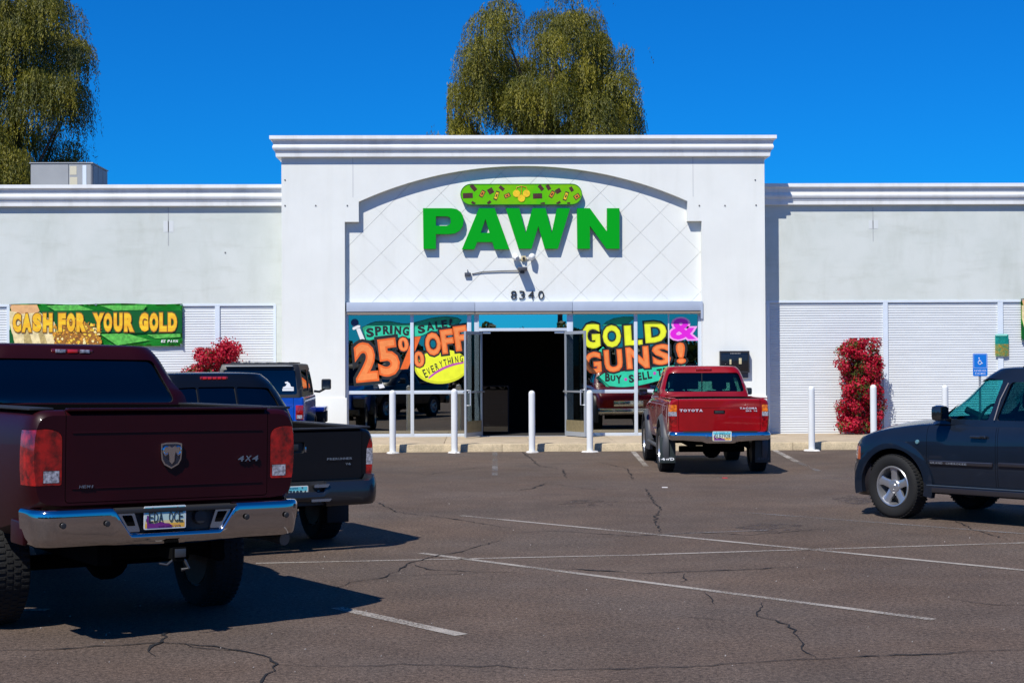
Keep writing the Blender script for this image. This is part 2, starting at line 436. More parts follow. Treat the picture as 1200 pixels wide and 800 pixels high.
# ---- sidewalk: slabs and kerb sections
conc = mat('sidewalk_concrete', (.40, .32, .22), .85, var=.12, scale=2.5, bump=.35, bscale=40, fine=.1)
kerbc = mat('kerb_concrete', (.48, .39, .25), .85, var=.16, scale=5, bump=.4, bscale=40, fine=.12)
sw = thing('sidewalk', None, None); tag(sw, 'tan concrete sidewalk with kerb along the shop front', kind='structure')
XL, XR = at(-40, 500, F).x, at(1260, 500, F).x
x = XL; i = 0
while x < XR:
    x2 = min(x + 1.83, XR)
    bm = box(x + .004, x2 - .004, YK + .16, WING + 3, .0, HK, .006); obj('slab', bm, conc, sw)
    x = x2
x = XL
while x < XR:
    x2 = min(x + 3.05, XR); a = x + .005; b = x2 - .005
    bm = bmesh.new(); pr = [(YK, 0), (YK + .012, HK - .03), (YK + .02, HK - .01), (YK + .04, HK), (YK + .152, HK), (YK + .152, 0)]
    v0 = [bm.verts.new((a, p, q)) for p, q in pr]; v1 = [bm.verts.new((b, p, q)) for p, q in pr]
    bm.faces.new(v0); bm.faces.new(v1[::-1])
    for k in range(len(pr)): bm.faces.new((v0[k], v0[(k + 1) % len(pr)], v1[(k + 1) % len(pr)], v1[k]))
    obj('kerb_section', bm, kerbc, sw); x = x2

# ---- the shop building
stucco = mat('white_stucco', (.77, .785, .74), .85, var=.03, scale=.8, bump=.15, bscale=90, fine=.015)
stucco2 = mat('grey_white_stucco', (.57, .61, .565), .85, var=.05, scale=.9, bump=.3, bscale=70, fine=.03, col2=(.63, .665, .625))
def streaks(m, amt, sc=(2.2, 2.2, .22), lo=.5, hi=.72, col=(.80, .80, .76)):
    nt = m.node_tree; b = nt.nodes['Principled BSDF']; src = b.inputs['Base Color'].links[0].from_socket
    tc = nt.nodes.new('ShaderNodeTexCoord'); mp = nt.nodes.new('ShaderNodeMapping'); mp.inputs['Scale'].default_value = sc
    n = nt.nodes.new('ShaderNodeTexNoise'); n.inputs['Scale'].default_value = 1.6; n.inputs['Detail'].default_value = 7; n.inputs['Roughness'].default_value = .62
    r = nt.nodes.new('ShaderNodeMapRange'); r.inputs[1].default_value = lo; r.inputs[2].default_value = hi; r.inputs[3].default_value = 0; r.inputs[4].default_value = amt
    mx = nt.nodes.new('ShaderNodeMix'); mx.data_type = 'RGBA'; mx.blend_type = 'MULTIPLY'; mx.inputs['B'].default_value = (*col, 1)
    nt.links.new(tc.outputs['Object'], mp.inputs[0]); nt.links.new(mp.outputs[0], n.inputs[0]); nt.links.new(n.outputs[0], r.inputs[0])
    nt.links.new(r.outputs[0], mx.inputs['Factor']); nt.links.new(src, mx.inputs['A']); nt.links.new(mx.outputs['Result'], b.inputs['Base Color'])
streaks(stucco, .2); streaks(stucco2, .4, (1.6, 1.6, .5)); streaks(stucco2, .45, (.5, .5, 2.2), .52, .70)
corn = mat('cornice_white', (.80, .815, .80), .7, var=.03, scale=2); streaks(corn, .8, (1.2, 1.2, .4), .5, .7, (.78, .78, .76))
sid = mat('siding_white', (.62, .65, .66), .6, var=.04, scale=2, stretch=(1, 1, 6))
trimw = mat('trim_white', (.66, .73, .80), .55, var=.03)
alu = mat('white_aluminium', (.62, .68, .74), .4, metal=.2)
dark = mat('interior_dark', (.012, .012, .013), .9)
rubber = mat('black_rubber', (.012, .012, .013), .7)
shop = thing('shop_building', 'white stucco pawn shop with tall arched entrance block and lower side wings', 'building', (0, 0, 0))
tl, tr_ = at(330, 300, F).x, at(896.5, 300, F).x
ztop = at(600, 158.5, F - .25).z
z0c = at(600, 183.7, F).z     # cornice bottom
# recess outline (x,z) in the tower face
def P(px, py, Y=F): v = at(px, py, Y); return (v.x, v.z)
xl1, xl2 = at(404, 300, F).x, at(420.5, 300, F).x
xr1, xr2 = at(822.5, 300, F).x, at(806, 300, F).x
zn = at(600, 259.5, F).z; zs = at(600, 236, F).z; za = at(600, 194.5, F).z
cxm, hw = (xl2 + xr2) / 2, (xr2 - xl2) / 2; sg = za - zs; rad = (hw * hw + sg * sg) / (2 * sg); cz = za - rad
arc = []
a0 = math.asin(hw / rad)
for k in range(33):
    a = -a0 + 2 * a0 * k / 32; arc.append((cxm + rad * math.sin(a), cz + rad * math.cos(a)))
outer = [(tl, .0), (xl1, 0), (xl1, zn), (xl2, zn)] + arc + [(xr2, zn), (xr1, zn), (xr1, 0), (tr_, 0), (tr_, z0c + .3), (tl, z0c + .3)]
bm = shape_bm([outer], F, F + .155)
obj('entrance_wall', bm, stucco, shop, 20)
# block sides and back
bm = bmesh.new(); bx(bm, tl, tl + .15, F + .155, F + 6, 0, z0c + .3); bx(bm, tr_ - .15, tr_, F + .155, F + 6, 0, z0c + .3)
bx(bm, tl + .15, tr_ - .15, F + 5.85, F + 6, 3.9, z0c + .3); bx(bm, tl + .15, tr_ - .15, F + .6, F + 5.85, z0c, z0c + .1)
obj('side_wall', bm, stucco, shop)
# plinth at the left of the opening and right
zp = at(390, 466, F).z
for a, b in ((tl - .0, xl1 + .02), (xr1 - .02, tr_)):
    obj('plinth', box(a - .025, b + .02, F - .028, F + .1, HK - .05, zp, .008), stucco, shop)
# vertical control joints on the block
jm = mat('joint_pale_grey', (.5, .51, .52), .9)  # one flat grey for the joint strips
for px in (413.5, 812):
    xj = at(px, 200, F).x
    obj('control_joint', box(xj - .006, xj + .006, F - .004, F + .01, zs + .1, z0c - .02), jm, shop)
# diamond panels of the recess
backm = mat('groove_grey', (.58, .59, .58), .95)
ztr = at(600, 352, REC).z
obj('recess_back', box(xl1 - .2, xr1 + .2, REC + .022, REC + .09, ztr - .2, za + .15), backm, shop)
def clip(poly, ax, v, keep_gt):
    out = []
    for i in range(len(poly)):
        p, q = poly[i - 1], poly[i]; ip = (p[ax] > v) == keep_gt; iq = (q[ax] > v) == keep_gt
        if ip != iq:
            t = (v - p[ax]) / (q[ax] - p[ax]); out.append(tuple(p[j] + t * (q[j] - p[j]) for j in (0, 1)))
        if iq: out.append(q)
    return out
pd = .925; hp = pd / 2; bx0 = at(476, 285, REC)
gx, gz = at(727, 226 + 0, REC).x, at(727, 226, REC).z
for i in range(-16, 17):
    for j in range(-10, 14):
        cx, cz_ = gx + (i + (j % 2) * .5) * pd, gz - j * hp
        g1, g2 = .0045, .0022; A_, B_ = hp - g2, hp - g1     # |x+z|<A_, |x-z|<B_
        q = [(cx + (u_ * A_ + v_ * B_) / 2, cz_ + (u_ * A_ - v_ * B_) / 2) for u_, v_ in ((-1, -1), (-1, 1), (1, 1), (1, -1))]
        q = clip(clip(clip(clip(q, 0, xl1 - .12, True), 0, xr1 + .12, False), 1, ztr - .1, True), 1, za + .1, False)
        if len(q) < 3: continue
        mx = sum(p[0] for p in q) / len(q); mz = sum(p[1] for p in q) / len(q)
        if mz > zn + .2 and (mx < xl2 - .25 or mx > xr2 + .25): continue
        if all(((p[0] - cxm) ** 2 + (p[1] - cz) ** 2) > (rad + .12) ** 2 and p[1] > zs for p in q): continue
        dy = rc.uniform(-.0015, .0015)
        o = link('stucco_panel', prism(q, 'xz', REC + dy, REC + .028, stucco), shop)
# cornices
def cornice(x0, x1, Y, zt, prof, ret_l, ret_r, name='cornice', dep=1.5):
    """prof: (out, down) pairs top to bottom. mitred returns at the ends"""
    bm = bmesh.new(); rows = []
    for o_, d in prof:
        z = zt - d; pts = []
        if ret_l: pts += [(x0 - o_, Y + dep, z), (x0 - o_, Y - o_, z)]
        else: pts += [(x0, Y - o_, z)]
        if ret_r: pts += [(x1 + o_, Y - o_, z), (x1 + o_, Y + dep, z)]
        else: pts += [(x1, Y - o_, z)]
        rows.append([bm.verts.new(p) for p in pts])
    for r0, r1 in zip(rows, rows[1:]):
        for k in range(len(r0) - 1): bm.faces.new((r0[k], r0[k + 1], r1[k + 1], r1[k]))
    z = zt; a = x0 - prof[0][0] if ret_l else x0; b = x1 + prof[0][0] if ret_r else x1
    t = [bm.verts.new((a, Y + dep, z)), bm.verts.new((b, Y + dep, z))]
    bm.faces.new([rows[0][0] if not ret_l else rows[0][1], rows[0][-1] if not ret_r else rows[0][-2], t[1], t[0]])
    return obj(name, bm, corn, shop, 28)
s = 1 / 50.8
pf = [(.245, 0), (.245, .078), (.236, .084), (.225, .09), (.195, .11), (.178, .15), (.168, .195)]
pf += [(.163 + .022 * math.sin(math.pi * k / 8), .198 + .122 * k / 8) for k in range(9)]
pf += [(.145, .324), (.132, .345), (.132, .368), (.126, .370), (.126, .378), (.118, .383), (.114, .468), (.0, .478), (-.02, .60)]
cornice(tl, tr_, F, ztop, pf, True, True)
# wings
zwt = at(160, 216.5, WING - .2).z; zwb = at(160, 242, WING).z
pf2 = [(o * .95, d * 1.04) for o, d in pf]
cornice(at(-60, 230, WING).x, tl - .002, WING, zwt, pf2, False, False, dep=1.2)
cornice(tr_ + .002, at(1270, 230, WING).x, WING, zwt, pf2, False, False, dep=1.2)
zsl = at(160, 357, WING).z; zsr = at(1050, 352.5, WING).z
XLw, XRw = at(-60, 300, WING).x, at(1270, 300, WING).x
obj('wing_wall', box(XLw, tl - .002, WING, WING + .3, zsl, zwt - .1), stucco2, shop)
obj('wing_wall', box(tr_ + .002, XRw, WING, WING + .3, zsr, zwt - .1), stucco2, shop)
lx = at(322.5, 400, WING).x
obj('wing_pier', box(lx, tl - .002, WING + .002, WING + .3, 0, zsl - .001), stucco2, shop)
roofm = mat('roof_grey', (.3, .3, .3), .9)
obj('roof', box(XLw, tl - .3, WING + .3, WING + 14, zwt - .7, zwt - .55), roofm, shop)
obj('roof', box(tr_ + .3, XRw, WING + .3, WING + 14, zwt - .7, zwt - .55), roofm, shop)
# joint + patch on the left wing
xj = at(197.3, 260, WING).x
obj('wall_joint', box(xj - .01, xj + .01, WING - .004, WING + .02, at(197, 288, WING).z, at(197, 243, WING).z), mat('joint_grey', (.4, .42, .42), .9), shop)
xj = at(1023, 260, WING).x
obj('wall_joint', box(xj - .008, xj + .008, WING - .004, WING + .02, at(1023, 283, WING).z, at(1023, 243, WING).z), _m['joint_grey'], shop)
for a, b, c, d in ((191.5, 203.5, 259, 272), (1018, 1029, 258, 268)):
    p, q = at(a, d, WING), at(b, c, WING)
    obj('wall_patch', box(p.x, q.x, WING - .004, WING + .01, p.z, q.z), mat('patch_white', (.64, .67, .66), .8), shop)
# ribbed siding bays
def siding(xa, xb, zt, zb=HK - .02, Y=WING + .03):
    bm = bmesh.new(); pitch = .0585; n = int((zt - zb) / pitch) + 1; rows = []
    for k in range(n):
        z = zt - k * pitch
        for dy, dz in ((.0, 0), (-.004, .008), (-.011, .042), (-.011, .046), (0, .050)):
            if z - dz > zb: rows.append((dy, z - dz))
    pv = None
    for dy, z in rows:
        a, b = bm.verts.new((xa, Y + dy, z)), bm.verts.new((xb, Y + dy, z))
        if pv: bm.faces.new((pv[0], pv[1], b, a))
        pv = (a, b)
    return obj('ribbed_siding', bm, sid, shop, 20, kind='stuff')
def post(px0, px1, zt):
    obj('siding_trim', box(at(px0, 400, WING).x, at(px1, 400, WING).x, WING - .012, WING + .06, HK - .02, zt - .001), trimw, shop)
def bays(edges, zt):
    for k in range(len(edges) - 1):
        siding(at(edges[k][1], 400, WING).x, at(edges[k + 1][0], 400, WING).x, zt)
    for e in edges:
        if e[1] - e[0] > 1: post(e[0], e[1], zt)
bays([(-60, -60), (8, 12), (252, 257.5), (320.5, 323.5)], zsl)
bays([(898, 902), (1035, 1040.5), (1169.5, 1175.5), (1268, 1271)], zsr)
obj('siding_backing', box(XLw, lx, WING + .035, WING + .3, 0, zsl - .001), sid, shop)
obj('siding_backing', box(tr_, XRw, WING + .035, WING + .3, 0, zsr - .001), sid, shop)
obj('siding_head_trim', box(XLw, lx, WING - .014, WING + .033, zsl - .035, zsl + .012), trimw, shop)
obj('siding_head_trim', box(tr_ + .004, XRw, WING - .014, WING + .033, zsr - .035, zsr + .012), trimw, shop)
# small anchor dots
dm = mat('anchor_dark', (.12, .12, .12), .8)
for px, py in ((334, 241), (370, 241), (407, 241), (819.5, 241), (849.5, 241), (886, 240.5), (885, 211), (334, 211), (264, 296)):
    Y = F if px > 300 else WING
    p = at(px, py, Y); bm = bmesh.new(); lathe(bm, [(.018, -.01), (.018, .01)], 10, 'Y', (p.x, Y, p.z)); obj('anchor_plug', bm, dm, shop)

# ---- canopy band above the storefront (two lengths with a joint)
cL, cR = at(406, 360, F - .02).x, at(823, 360, F - .02).x
zc1, zc0 = at(600, 353.5, F - .02).z, at(600, 364.5, F - .02).z
gut = mat('gutter_tan', (.30, .255, .2), .8)
canm = mat('canopy_steel', (.40, .46, .56), .5, var=.03)
jx = at(671, 360, F - .02).x; j2 = at(556.5, 360, F - .02).x
for a, b in ((cL, j2 - .003), (j2 + .003, jx - .003), (jx + .003, cR)):
    obj('canopy_fascia', box(a, b, F - .02, F + .155, zc0, zc1, .006), canm, shop)
    obj('canopy_soffit', box(a + .01, b - .01, F + .0, F + .155, zc0 - .055, zc0 - .002), gut, shop)
obj('canopy_end', box(cR - .035, cR + .012, F - .035, F + .0, zc0 - .19, zc0 + .2), canm, shop)
# ---- storefront
zh, zb_ = at(600, 368.5, GL).z, HK
gl = glass('storefront_glass', (.26, .32, .33), .34, 0, (.95, .95, .85)); glt = glass('transom_glass', (.26, .32, .33), .72, 0, (1., 1., .92))
gl2 = glass('door_glass', (.4, .44, .45), .06, 0, (.8, .92, 1))
frm = alu
sf = shop
def fbar(x0, x1, z0, z1, y0=GL - .05, y1=GL + .04, m=None, n='window_frame'):
    return obj(n, box(x0, x1, y0, y1, z0, z1, .004), m or frm, sf)
def X(px): return at(px, 430, GL).x
def Z(py, px=600): return at(px, py, GL).z
zrail = Z(459.5, 480)
zrail1, zrail0 = Z(457.5, 480), Z(461.5, 480)
# left window group: 406..553, right group 671..822 ; door opening 561..668
fbar(xl1 + .001, X(408.5), zb_, zh); fbar(X(481), X(485), zb_, zh); fbar(X(547.5), X(552.5), zb_, zh)
fbar(X(556), X(561.5), zb_ - 0, zh, m=mat('blue_shade_frame', (.50, .56, .62), .5))
fbar(X(664.5), X(671.5), zb_, zh); fbar(X(743), X(747), zb_, zh); fbar(X(818), xr1 - .001, zb_, zh)
fbar(X(783), X(784.5), zrail1, zh, GL - .02, GL + .02)
fbar(xl1, xr1, zh, zh + .10, GL - .06, GL + .06, n='window_head')
for a, b in ((408.5, 481), (485, 547.5), (671.5, 743), (747, 818)):
    fbar(X(a), X(b), zrail0, zrail1, GL - .045, GL + .035); fbar(X(a), X(b), zb_, zb_ + .07, GL - .045, GL + .035)
    for z0, z1 in ((zb_ + .07, zrail0), (zrail1, zh)):
        bm = box(X(a), X(b), GL - .004, GL + .004, z0, z1); obj('window_pane', bm, gl, shop)
zd = Z(388)
fbar(X(561.5), X(664.5), zd - .0, Z(384.5), GL - .05, GL + .04, n='door_head')
obj('window_pane', box(X(561.5), X(664.5), GL - .004, GL + .004, Z(384.5), zh), glt, shop).name = 'transom_pane'
obj('window_pane', box(X(552.5), X(556), GL - .004, GL + .004, zb_, zh), gl, shop)
obj('threshold', box(X(561.5), X(664.5), GL - .08, GL + .08, HK - .02, HK + .012), mat('threshold_metal', (.45, .47, .5), .4, metal=.6), shop)
# doors: hinged at the jambs, swung outward past ninety degrees
bronze = mat('kick_plate_brass', (.36, .30, .17), .45, metal=.5, var=.12, scale=12)
bar = mat('push_bar_metal', (.8, .82, .85), .3, metal=.7)
def door(hx, side, ang):
    w = .93; z0, z1 = HK + .02, zd - .012
    bm = bmesh.new(); t = .045
    bx(bm, 0, .048, -t, 0, z0, z1); bx(bm, w - .048, w, -t, 0, z0, z1); bx(bm, .048, w - .048, -t, 0, z1 - .07, z1); bx(bm, .048, w - .048, -t, 0, z0, z0 + .10)
    for v in bm.verts: v.co.x *= side
    d = obj('door', bm, mat('door_aluminium', (.40, .44, .48), .4, metal=.3), shop); d.location = (hx, GL - .03, 0); d.rotation_euler = (0, 0, ang)
    g = box(.06 * side if side > 0 else (w - .06) * side, (w - .06) * side if side > 0 else .06 * side, -t / 2 - .003, -t / 2 + .003, z0 + .36, z1 - .07); obj('door_pane', g, gl2, d)
    xa, xb = sorted((.06 * side, (w - .06) * side))
    obj('kick_plate', box(xa, xb, -t + .004, -.004, z0 + .10, z0 + .36), bronze, d)
    zb2 = z0 + 1.0
    for yy in (.05, -t - .05):
        xa, xb = sorted((.03 * side, (w - .03) * side)); obj('push_bar', box(xa, xb, yy - .014, yy + .014, zb2, zb2 + .035, .006), bar, d)
    bm = bmesh.new(); xx = (w - .035) * side; tube(bm, [(xx, -.005, zb2 + .06), (xx, .09, zb2 + .06), (xx, .09, zb2 - .28), (xx, -.005, zb2 - .28)], .013, 8); obj('pull_handle', bm, bar, d)
    return d
# closed door lies along the opening toward the other jamb; opened outward (toward -y)
door(X(565.5), 1, R(-(90 + 24))); door(X(661.5), -1, R(90 + 26))
bm = bmesh.new(); bx(bm, X(566), X(575), GL - .02, GL + .02, zd - .05, zd - .012); bx(bm, X(650), X(661), GL - .02, GL + .02, zd - .05, zd - .012); obj('door_closer', bm, frm, shop)
# interior room (dark): floor, back wall, ceiling, counters
xi0, xi1, yi0, yi1 = xl1 - .1, xr1 + .1, GL + .05, GL + 5.4
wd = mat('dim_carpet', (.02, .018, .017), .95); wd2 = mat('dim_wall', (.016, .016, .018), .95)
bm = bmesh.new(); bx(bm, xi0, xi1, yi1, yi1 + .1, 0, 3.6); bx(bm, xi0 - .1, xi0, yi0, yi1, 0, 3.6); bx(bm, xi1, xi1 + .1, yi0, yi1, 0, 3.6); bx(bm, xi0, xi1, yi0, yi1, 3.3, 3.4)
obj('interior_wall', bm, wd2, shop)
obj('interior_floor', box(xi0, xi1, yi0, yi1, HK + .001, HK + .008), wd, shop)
# added glass panel standing in for a reflection inside the doorway
vx0, vx1 = at(566.5, 480, GL + 1.2).x, at(595, 480, GL + 1.2).x
vs_ = thing('reflection_panel', 'added dim glass panel standing in for a reflection just inside the left of the open doorway', 'screen', (0, 0, 0))
obj('reflection_glass', box(vx0, vx1, GL + 1.2, GL + 1.21, HK + .06, 1.9 - .6), glass('reflection_glass', (.05, .05, .05), .02), vs_)
obj('reflection_frame', (lambda b: (bx(b, vx0 - .03, vx0, GL + 1.18, GL + 1.23, HK, 1.32), bx(b, vx1, vx1 + .03, GL + 1.18, GL + 1.23, HK, 1.32), bx(b, vx0, vx1, GL + 1.18, GL + 1.23, 1.3, 1.32), b)[-1])(bmesh.new()), wd2, vs_)

# ================================================================== SIGNS
grn = mat('sign_green', (.0, .34, .012), .55, spec=.1)
grnd = mat('sign_green_side', (.0, .16, .008), .5)
sg_ = thing('pawn_sign', 'big raised green PAWN letters mounted on the arched white recess', 'sign', (at(612, 268, REC).x, REC, at(612, 268, REC).z))
sgo = Vector(sg_.location)
def zp3(u, v, Y): return at(480 + u / 4.615, 200 + v / 4.615, Y)
def L3(pts, Y): return [(zp3(u, v, Y).x - sgo.x, zp3(u, v, Y).z - sgo.z) for u, v in pts]
YS = REC - .13
Pp = [(72, 203), (225, 203), (252, 207), (275, 222), (289, 245), (292, 272), (287, 300), (270, 325), (245, 339), (215, 343), (142, 343), (142, 423), (75, 423)]
Ph = [(142, 247), (200, 247), (215, 251), (222, 262), (222, 284), (213, 294), (200, 298), (142, 298)]
Ap = [(375, 203), (460, 203), (540, 425), (460, 425), (447, 386), (365, 386), (350, 425), (283, 425)]; Ah = [(410, 262), (433, 336), (384, 336)]
Wp = [(520, 203), (593, 203), (628, 337), (664, 203), (735, 203), (769, 337), (797, 203), (868, 203), (802, 422), (732, 422), (696, 300), (659, 422), (590, 422)]
Np = [(905, 203), (975, 203), (1068, 330), (1068, 203), (1135, 203), (1135, 422), (1065, 422), (975, 298), (975, 422), (908, 422)]
for ols in ([Pp, Ph], [Ap, Ah], [Wp], [Np]):
    bm = shape_bm([L3(o, YS) for o in ols], YS - REC, YS - REC + .118)
    bm.faces.ensure_lookup_table()
    for f in bm.faces:
        f.material_index = 0 if abs(f.normal.y) > .5 else 1
    obj('letter', bm, [grn, grnd], sg_)
# capsule sign
cs = thing('capsule_sign', 'lime green pill shaped sign with banknotes and three gold balls above the word PAWN', 'sign')
def capsule(x0, x1, z0, z1, n=12):
    r = (z1 - z0) / 2; c = (z0 + z1) / 2; o = []
    for k in range(n + 1): a = math.pi / 2 + math.pi * k / n; o.append((x0 + r + r * math.cos(a), c + r * math.sin(a)))
    for k in range(n + 1): a = -math.pi / 2 + math.pi * k / n; o.append((x1 - r + r * math.cos(a), c + r * math.sin(a)))
    return o
YC = REC - .13
p, q = zp3(278, 182, YC), zp3(930, 74, YC)
lime = mat('lime_face', (.05, .50, .0), .5, col2=(.22, .50, .0), scale=.9, spec=.2)
cap = shape_bm([capsule(p.x, q.x, p.z, q.z)], YC, YC + .118)
obj('sign_box', cap, lime, cs)
obj('sign_rim', shape_bm([capsule(p.x - .015, q.x + .015, p.z - .015, q.z + .015), capsule(p.x, q.x, p.z, q.z)], YC - .006, YC + .12), mat('rim_green', (.02, .2, .01), .5), cs)
brown = mat('note_brown', (.06, .015, .01), .6, var=.5, scale=60); gold = mat('print_gold', (.85, .55, .01), .5, var=.15, scale=30); gold2 = mat('print_orange', (.7, .25, .01), .5)
darkp = mat('print_black', (.01, .01, .01), .6)
notes = [(315, 135, 54, 28, 2, 0), (393, 125, 40, 22, 60, 1), (438, 110, 30, 30, 30, 0), (470, 135, 50, 20, 70, 2), (528, 135, 34, 22, 25, 1), (345, 92, 40, 22, -50, 0), (498, 95, 30, 18, -40, 0),
         (430, 172, 22, 14, 40, 0), (345, 175, 22, 14, -30, 0), (692, 137, 50, 28, 2, 0), (710, 92, 34, 20, -50, 0), (770, 128, 40, 22, 60, 1), (803, 110, 30, 24, 30, 0), (845, 138, 50, 20, 70, 2),
         (905, 140, 34, 26, 35, 1), (875, 100, 26, 18, -60, 0), (750, 90, 30, 20, -60, 0), (720, 178, 24, 12, 10, 0), (805, 174, 24, 12, 30, 0), (860, 176, 16, 10, 0, 0)]
for (u, v, w, h, a, c) in notes:
    c0 = zp3(u, v, YC - .003); w_, h_ = w / 4.615 / 51, h / 4.615 / 51
    bm = bmesh.new()
    for sc, mi, dy in ((1, 0, 0), (.72, 1, .0012), (.35, 0, .0024)):
        pts = [(-w_ / 2 * sc, -h_ / 2 * sc), (w_ / 2 * sc, -h_ / 2 * sc), (w_ / 2 * sc, h_ / 2 * sc), (-w_ / 2 * sc, h_ / 2 * sc)]
        ca, sa = math.cos(R(a)), math.sin(R(a))
        bm.faces.new([bm.verts.new((c0.x + x * ca - z * sa, YC - .003 - dy, c0.z + x * sa + z * ca)) for x, z in pts]).material_index = mi
    o = link('printed_banknote', finish('printed_banknote', bm, [brown, (brown, gold2, gold)[c]], recalc=False), cs)
for (u, v) in ((578, 124), (632, 124), (605, 150)):
    c0 = zp3(u, v, YC); bm = shape_bm([ell(c0.x, c0.z, .083, .083)], YC - .012, YC - .001); obj('gold_ball', bm, gold, cs)
bm = bmesh.new(); tube(bm, [zp3(u, v, YC - .006) for u, v in ((575, 108), (580, 90), (605, 84), (630, 90), (635, 108))], .008, 6); tube(bm, [zp3(u, v, YC - .006) for u, v in ((605, 86), (605, 130))], .008, 6)
obj('ball_bracket', bm, gold2, cs)
# street number
num = thing('house_number', 'black metal street number 8340 on the white wall above the canopy', 'street number')
for ch, px in zip('8340', (602, 611.7, 622.4, 634)):
    c0 = at(px, 345.6, REC); bm = bmesh.new(); add_glyph(bm, ch, (c0.x, c0.z), 7.2 / 51, 10.2 / 51, 0, [(-.006, 0)], REC - .02, ext=.012, fit=0)
    obj('digit', bm, mat('black_metal', (.02, .02, .022), .5), num)
# flood lights and camera
whp = mat('white_plastic', (.75, .75, .72), .5); tan = mat('beige_plastic', (.55, .48, .28), .6)
fl = thing('security_floodlight', 'twin white security floodlight with motion sensor under the W', 'floodlight')
p = at(613.5, 303, REC)
obj('mount_box', box(p.x - .055, p.x + .055, REC - .06, REC, p.z - .06, p.z + .06, .01), tan, fl)
obj('sensor', box(p.x - .025, p.x + .025, REC - .1, REC - .06, p.z - .03, p.z + .03, .008), darkp, fl)
for sgn in (-1, 1):
    c0 = Vector((p.x + sgn * .19, REC - .12, p.z + .03)); bm = bmesh.new()
    lathe(bm, [(.001, -.11), (.05, -.105), (.075, -.02), (.078, .03), (.05, .08), (.02, .1)], 16, 'Y')
    bmesh.ops.rotate(bm, verts=bm.verts, cent=(0, 0, 0), matrix=Matrix.Rotation(R(28), 3, 'X') @ Matrix.Rotation(R(-25 * sgn), 3, 'Z'))
    o = obj('lamp_head', bm, whp, fl, loc=c0)
    bm = bmesh.new(); tube(bm, [(p.x + sgn * .05, REC - .04, p.z + .01), (p.x + sgn * .12, REC - .03, p.z + .02), (p.x + sgn * .18, REC - .05, p.z + .03)], .014, 8); obj('lamp_arm', bm, whp, fl)
sc_ = thing('security_camera', 'dark bullet camera on a wall bracket with cable conduit above the street number', 'camera')
p = at(612, 316, REC); q = at(548, 321, REC); gy = mat('grey_metal', (.08, .085, .1), .5, metal=.3)
obj('camera_housing', box(p.x - .11, p.x + .11, REC - .33, REC - .02, p.z - .03, p.z + .045, .02), gy, sc_)
obj('camera_bracket', box(p.x - .05, p.x + .05, REC - .06, REC, p.z - .09, p.z - .03, .01), gy, sc_)
bm = bmesh.new(); tube(bm, [(p.x - .1, REC - .03, p.z - .02), (p.x - .5, REC - .025, p.z - .03), (p.x - .9, REC - .025, p.z - .045), (q.x + .1, REC - .02, q.z + .0)], .012, 8); obj('conduit', bm, gy, sc_)
obj('junction_box', box(q.x - .07, q.x + .07, REC - .07, REC, q.z - .055, q.z + .03, .008), gy, sc_)
bm = bmesh.new(); tube(bm, [(q.x, REC - .03, q.z + .03), (q.x, REC - .03, q.z + .1)], .01, 6); obj('antenna', bm, gy, sc_)
# black display case on the right pier
dc = thing('wall_case', 'black wall mounted key drop case on the white pier right of the entrance', 'wall case')
p, q = at(843.5, 436.5, F - .1), at(878, 411, F - .1)
obj('case_body', box(p.x, q.x, F - .12, F, p.z, q.z, .01), mat('black_gloss', (.012, .011, .011), .25, coat=.5), dc)
obj('case_rim', (lambda b: (bx(b, p.x, q.x, F - .135, F - .122, q.z - .05, q.z), bx(b, p.x, q.x, F - .135, F - .122, p.z, p.z + .03), bx(b, p.x, p.x + .03, F - .135, F - .122, p.z + .031, q.z - .051), bx(b, q.x - .03, q.x, F - .135, F - .122, p.z + .031, q.z - .051), b)[-1])(bmesh.new()), mat('black_metal', (0, 0, 0)), dc)
for u, v, w, h in ((856, 424, 2.2, 6), (867.5, 423, 3.2, 7)):
    c0 = at(u, v, F - .125); obj('hanging_key', box(c0.x - w / 102, c0.x + w / 102, F - .13, F - .1225, c0.z - h / 102, c0.z + h / 102, .004), tan, dc)
c0 = at(862, 414, F - .137); bm = bmesh.new()
for k in range(7): bx(bm, c0.x - .12 + k * .035, c0.x - .12 + k * .035 + .02, F - .138, F - .1365, c0.z - .012, c0.z + .012)
obj('case_lettering', bm, mat('dim_letter', (.25, .25, .25), .6), dc)
obj('case_bracket', box(p.x + .3, q.x - .02, F - .05, F, p.z - .12, p.z), gy, dc)
# ================================================================== VEHICLES
def paint_mat(name, col, metal=.35, rough=.35, flake=.1, coat=.8):
    m = mat(name, col, rough, metal=metal, coat=coat, var=flake, scale=2.2, spec=.2); return m
rubber = mat('black_rubber', (.012, .012, .013), .7); under = mat('underbody_black', (.002, .002, .002), .95, spec=.1); blackp = mat('black_plastic', (.018, .018, .019), .55); cabin = mat('cabin_dark', (.022, .021, .021), .9)
chrome = mat('chrome', (.62, .62, .64), .09, metal=1.); chrome2 = mat('brushed_chrome', (.5, .5, .52), .25, metal=1.)
redl = mat('lamp_red', (.08, .001, .002), .12, coat=1., col2=(.40, .006, .006), scale=13); clr = mat('lamp_clear', (.12, .12, .14), .12, coat=1., col2=(.5, .5, .55), scale=45); amb = mat('lamp_amber', (.35, .05, .004), .15, coat=1., col2=(.9, .22, .01), scale=22)  # noise patches in the red stand in for highlights inside the lens
tyrem = mat('tyre_rubber', (.006, .006, .006), .85, bump=.4, bscale=60); seam = under
tint_dark = glass('dark_tint_glass', (.015, .018, .02), .03, 0, (.9, .95, 1)); tint_green = glass('green_tint_glass', (.45, .66, .61), .0); tint_teal = glass('teal_tint_glass', (.46, .80, .80), .0)
chm = mat('cloth_seat', (.045, .042, .04), .9)

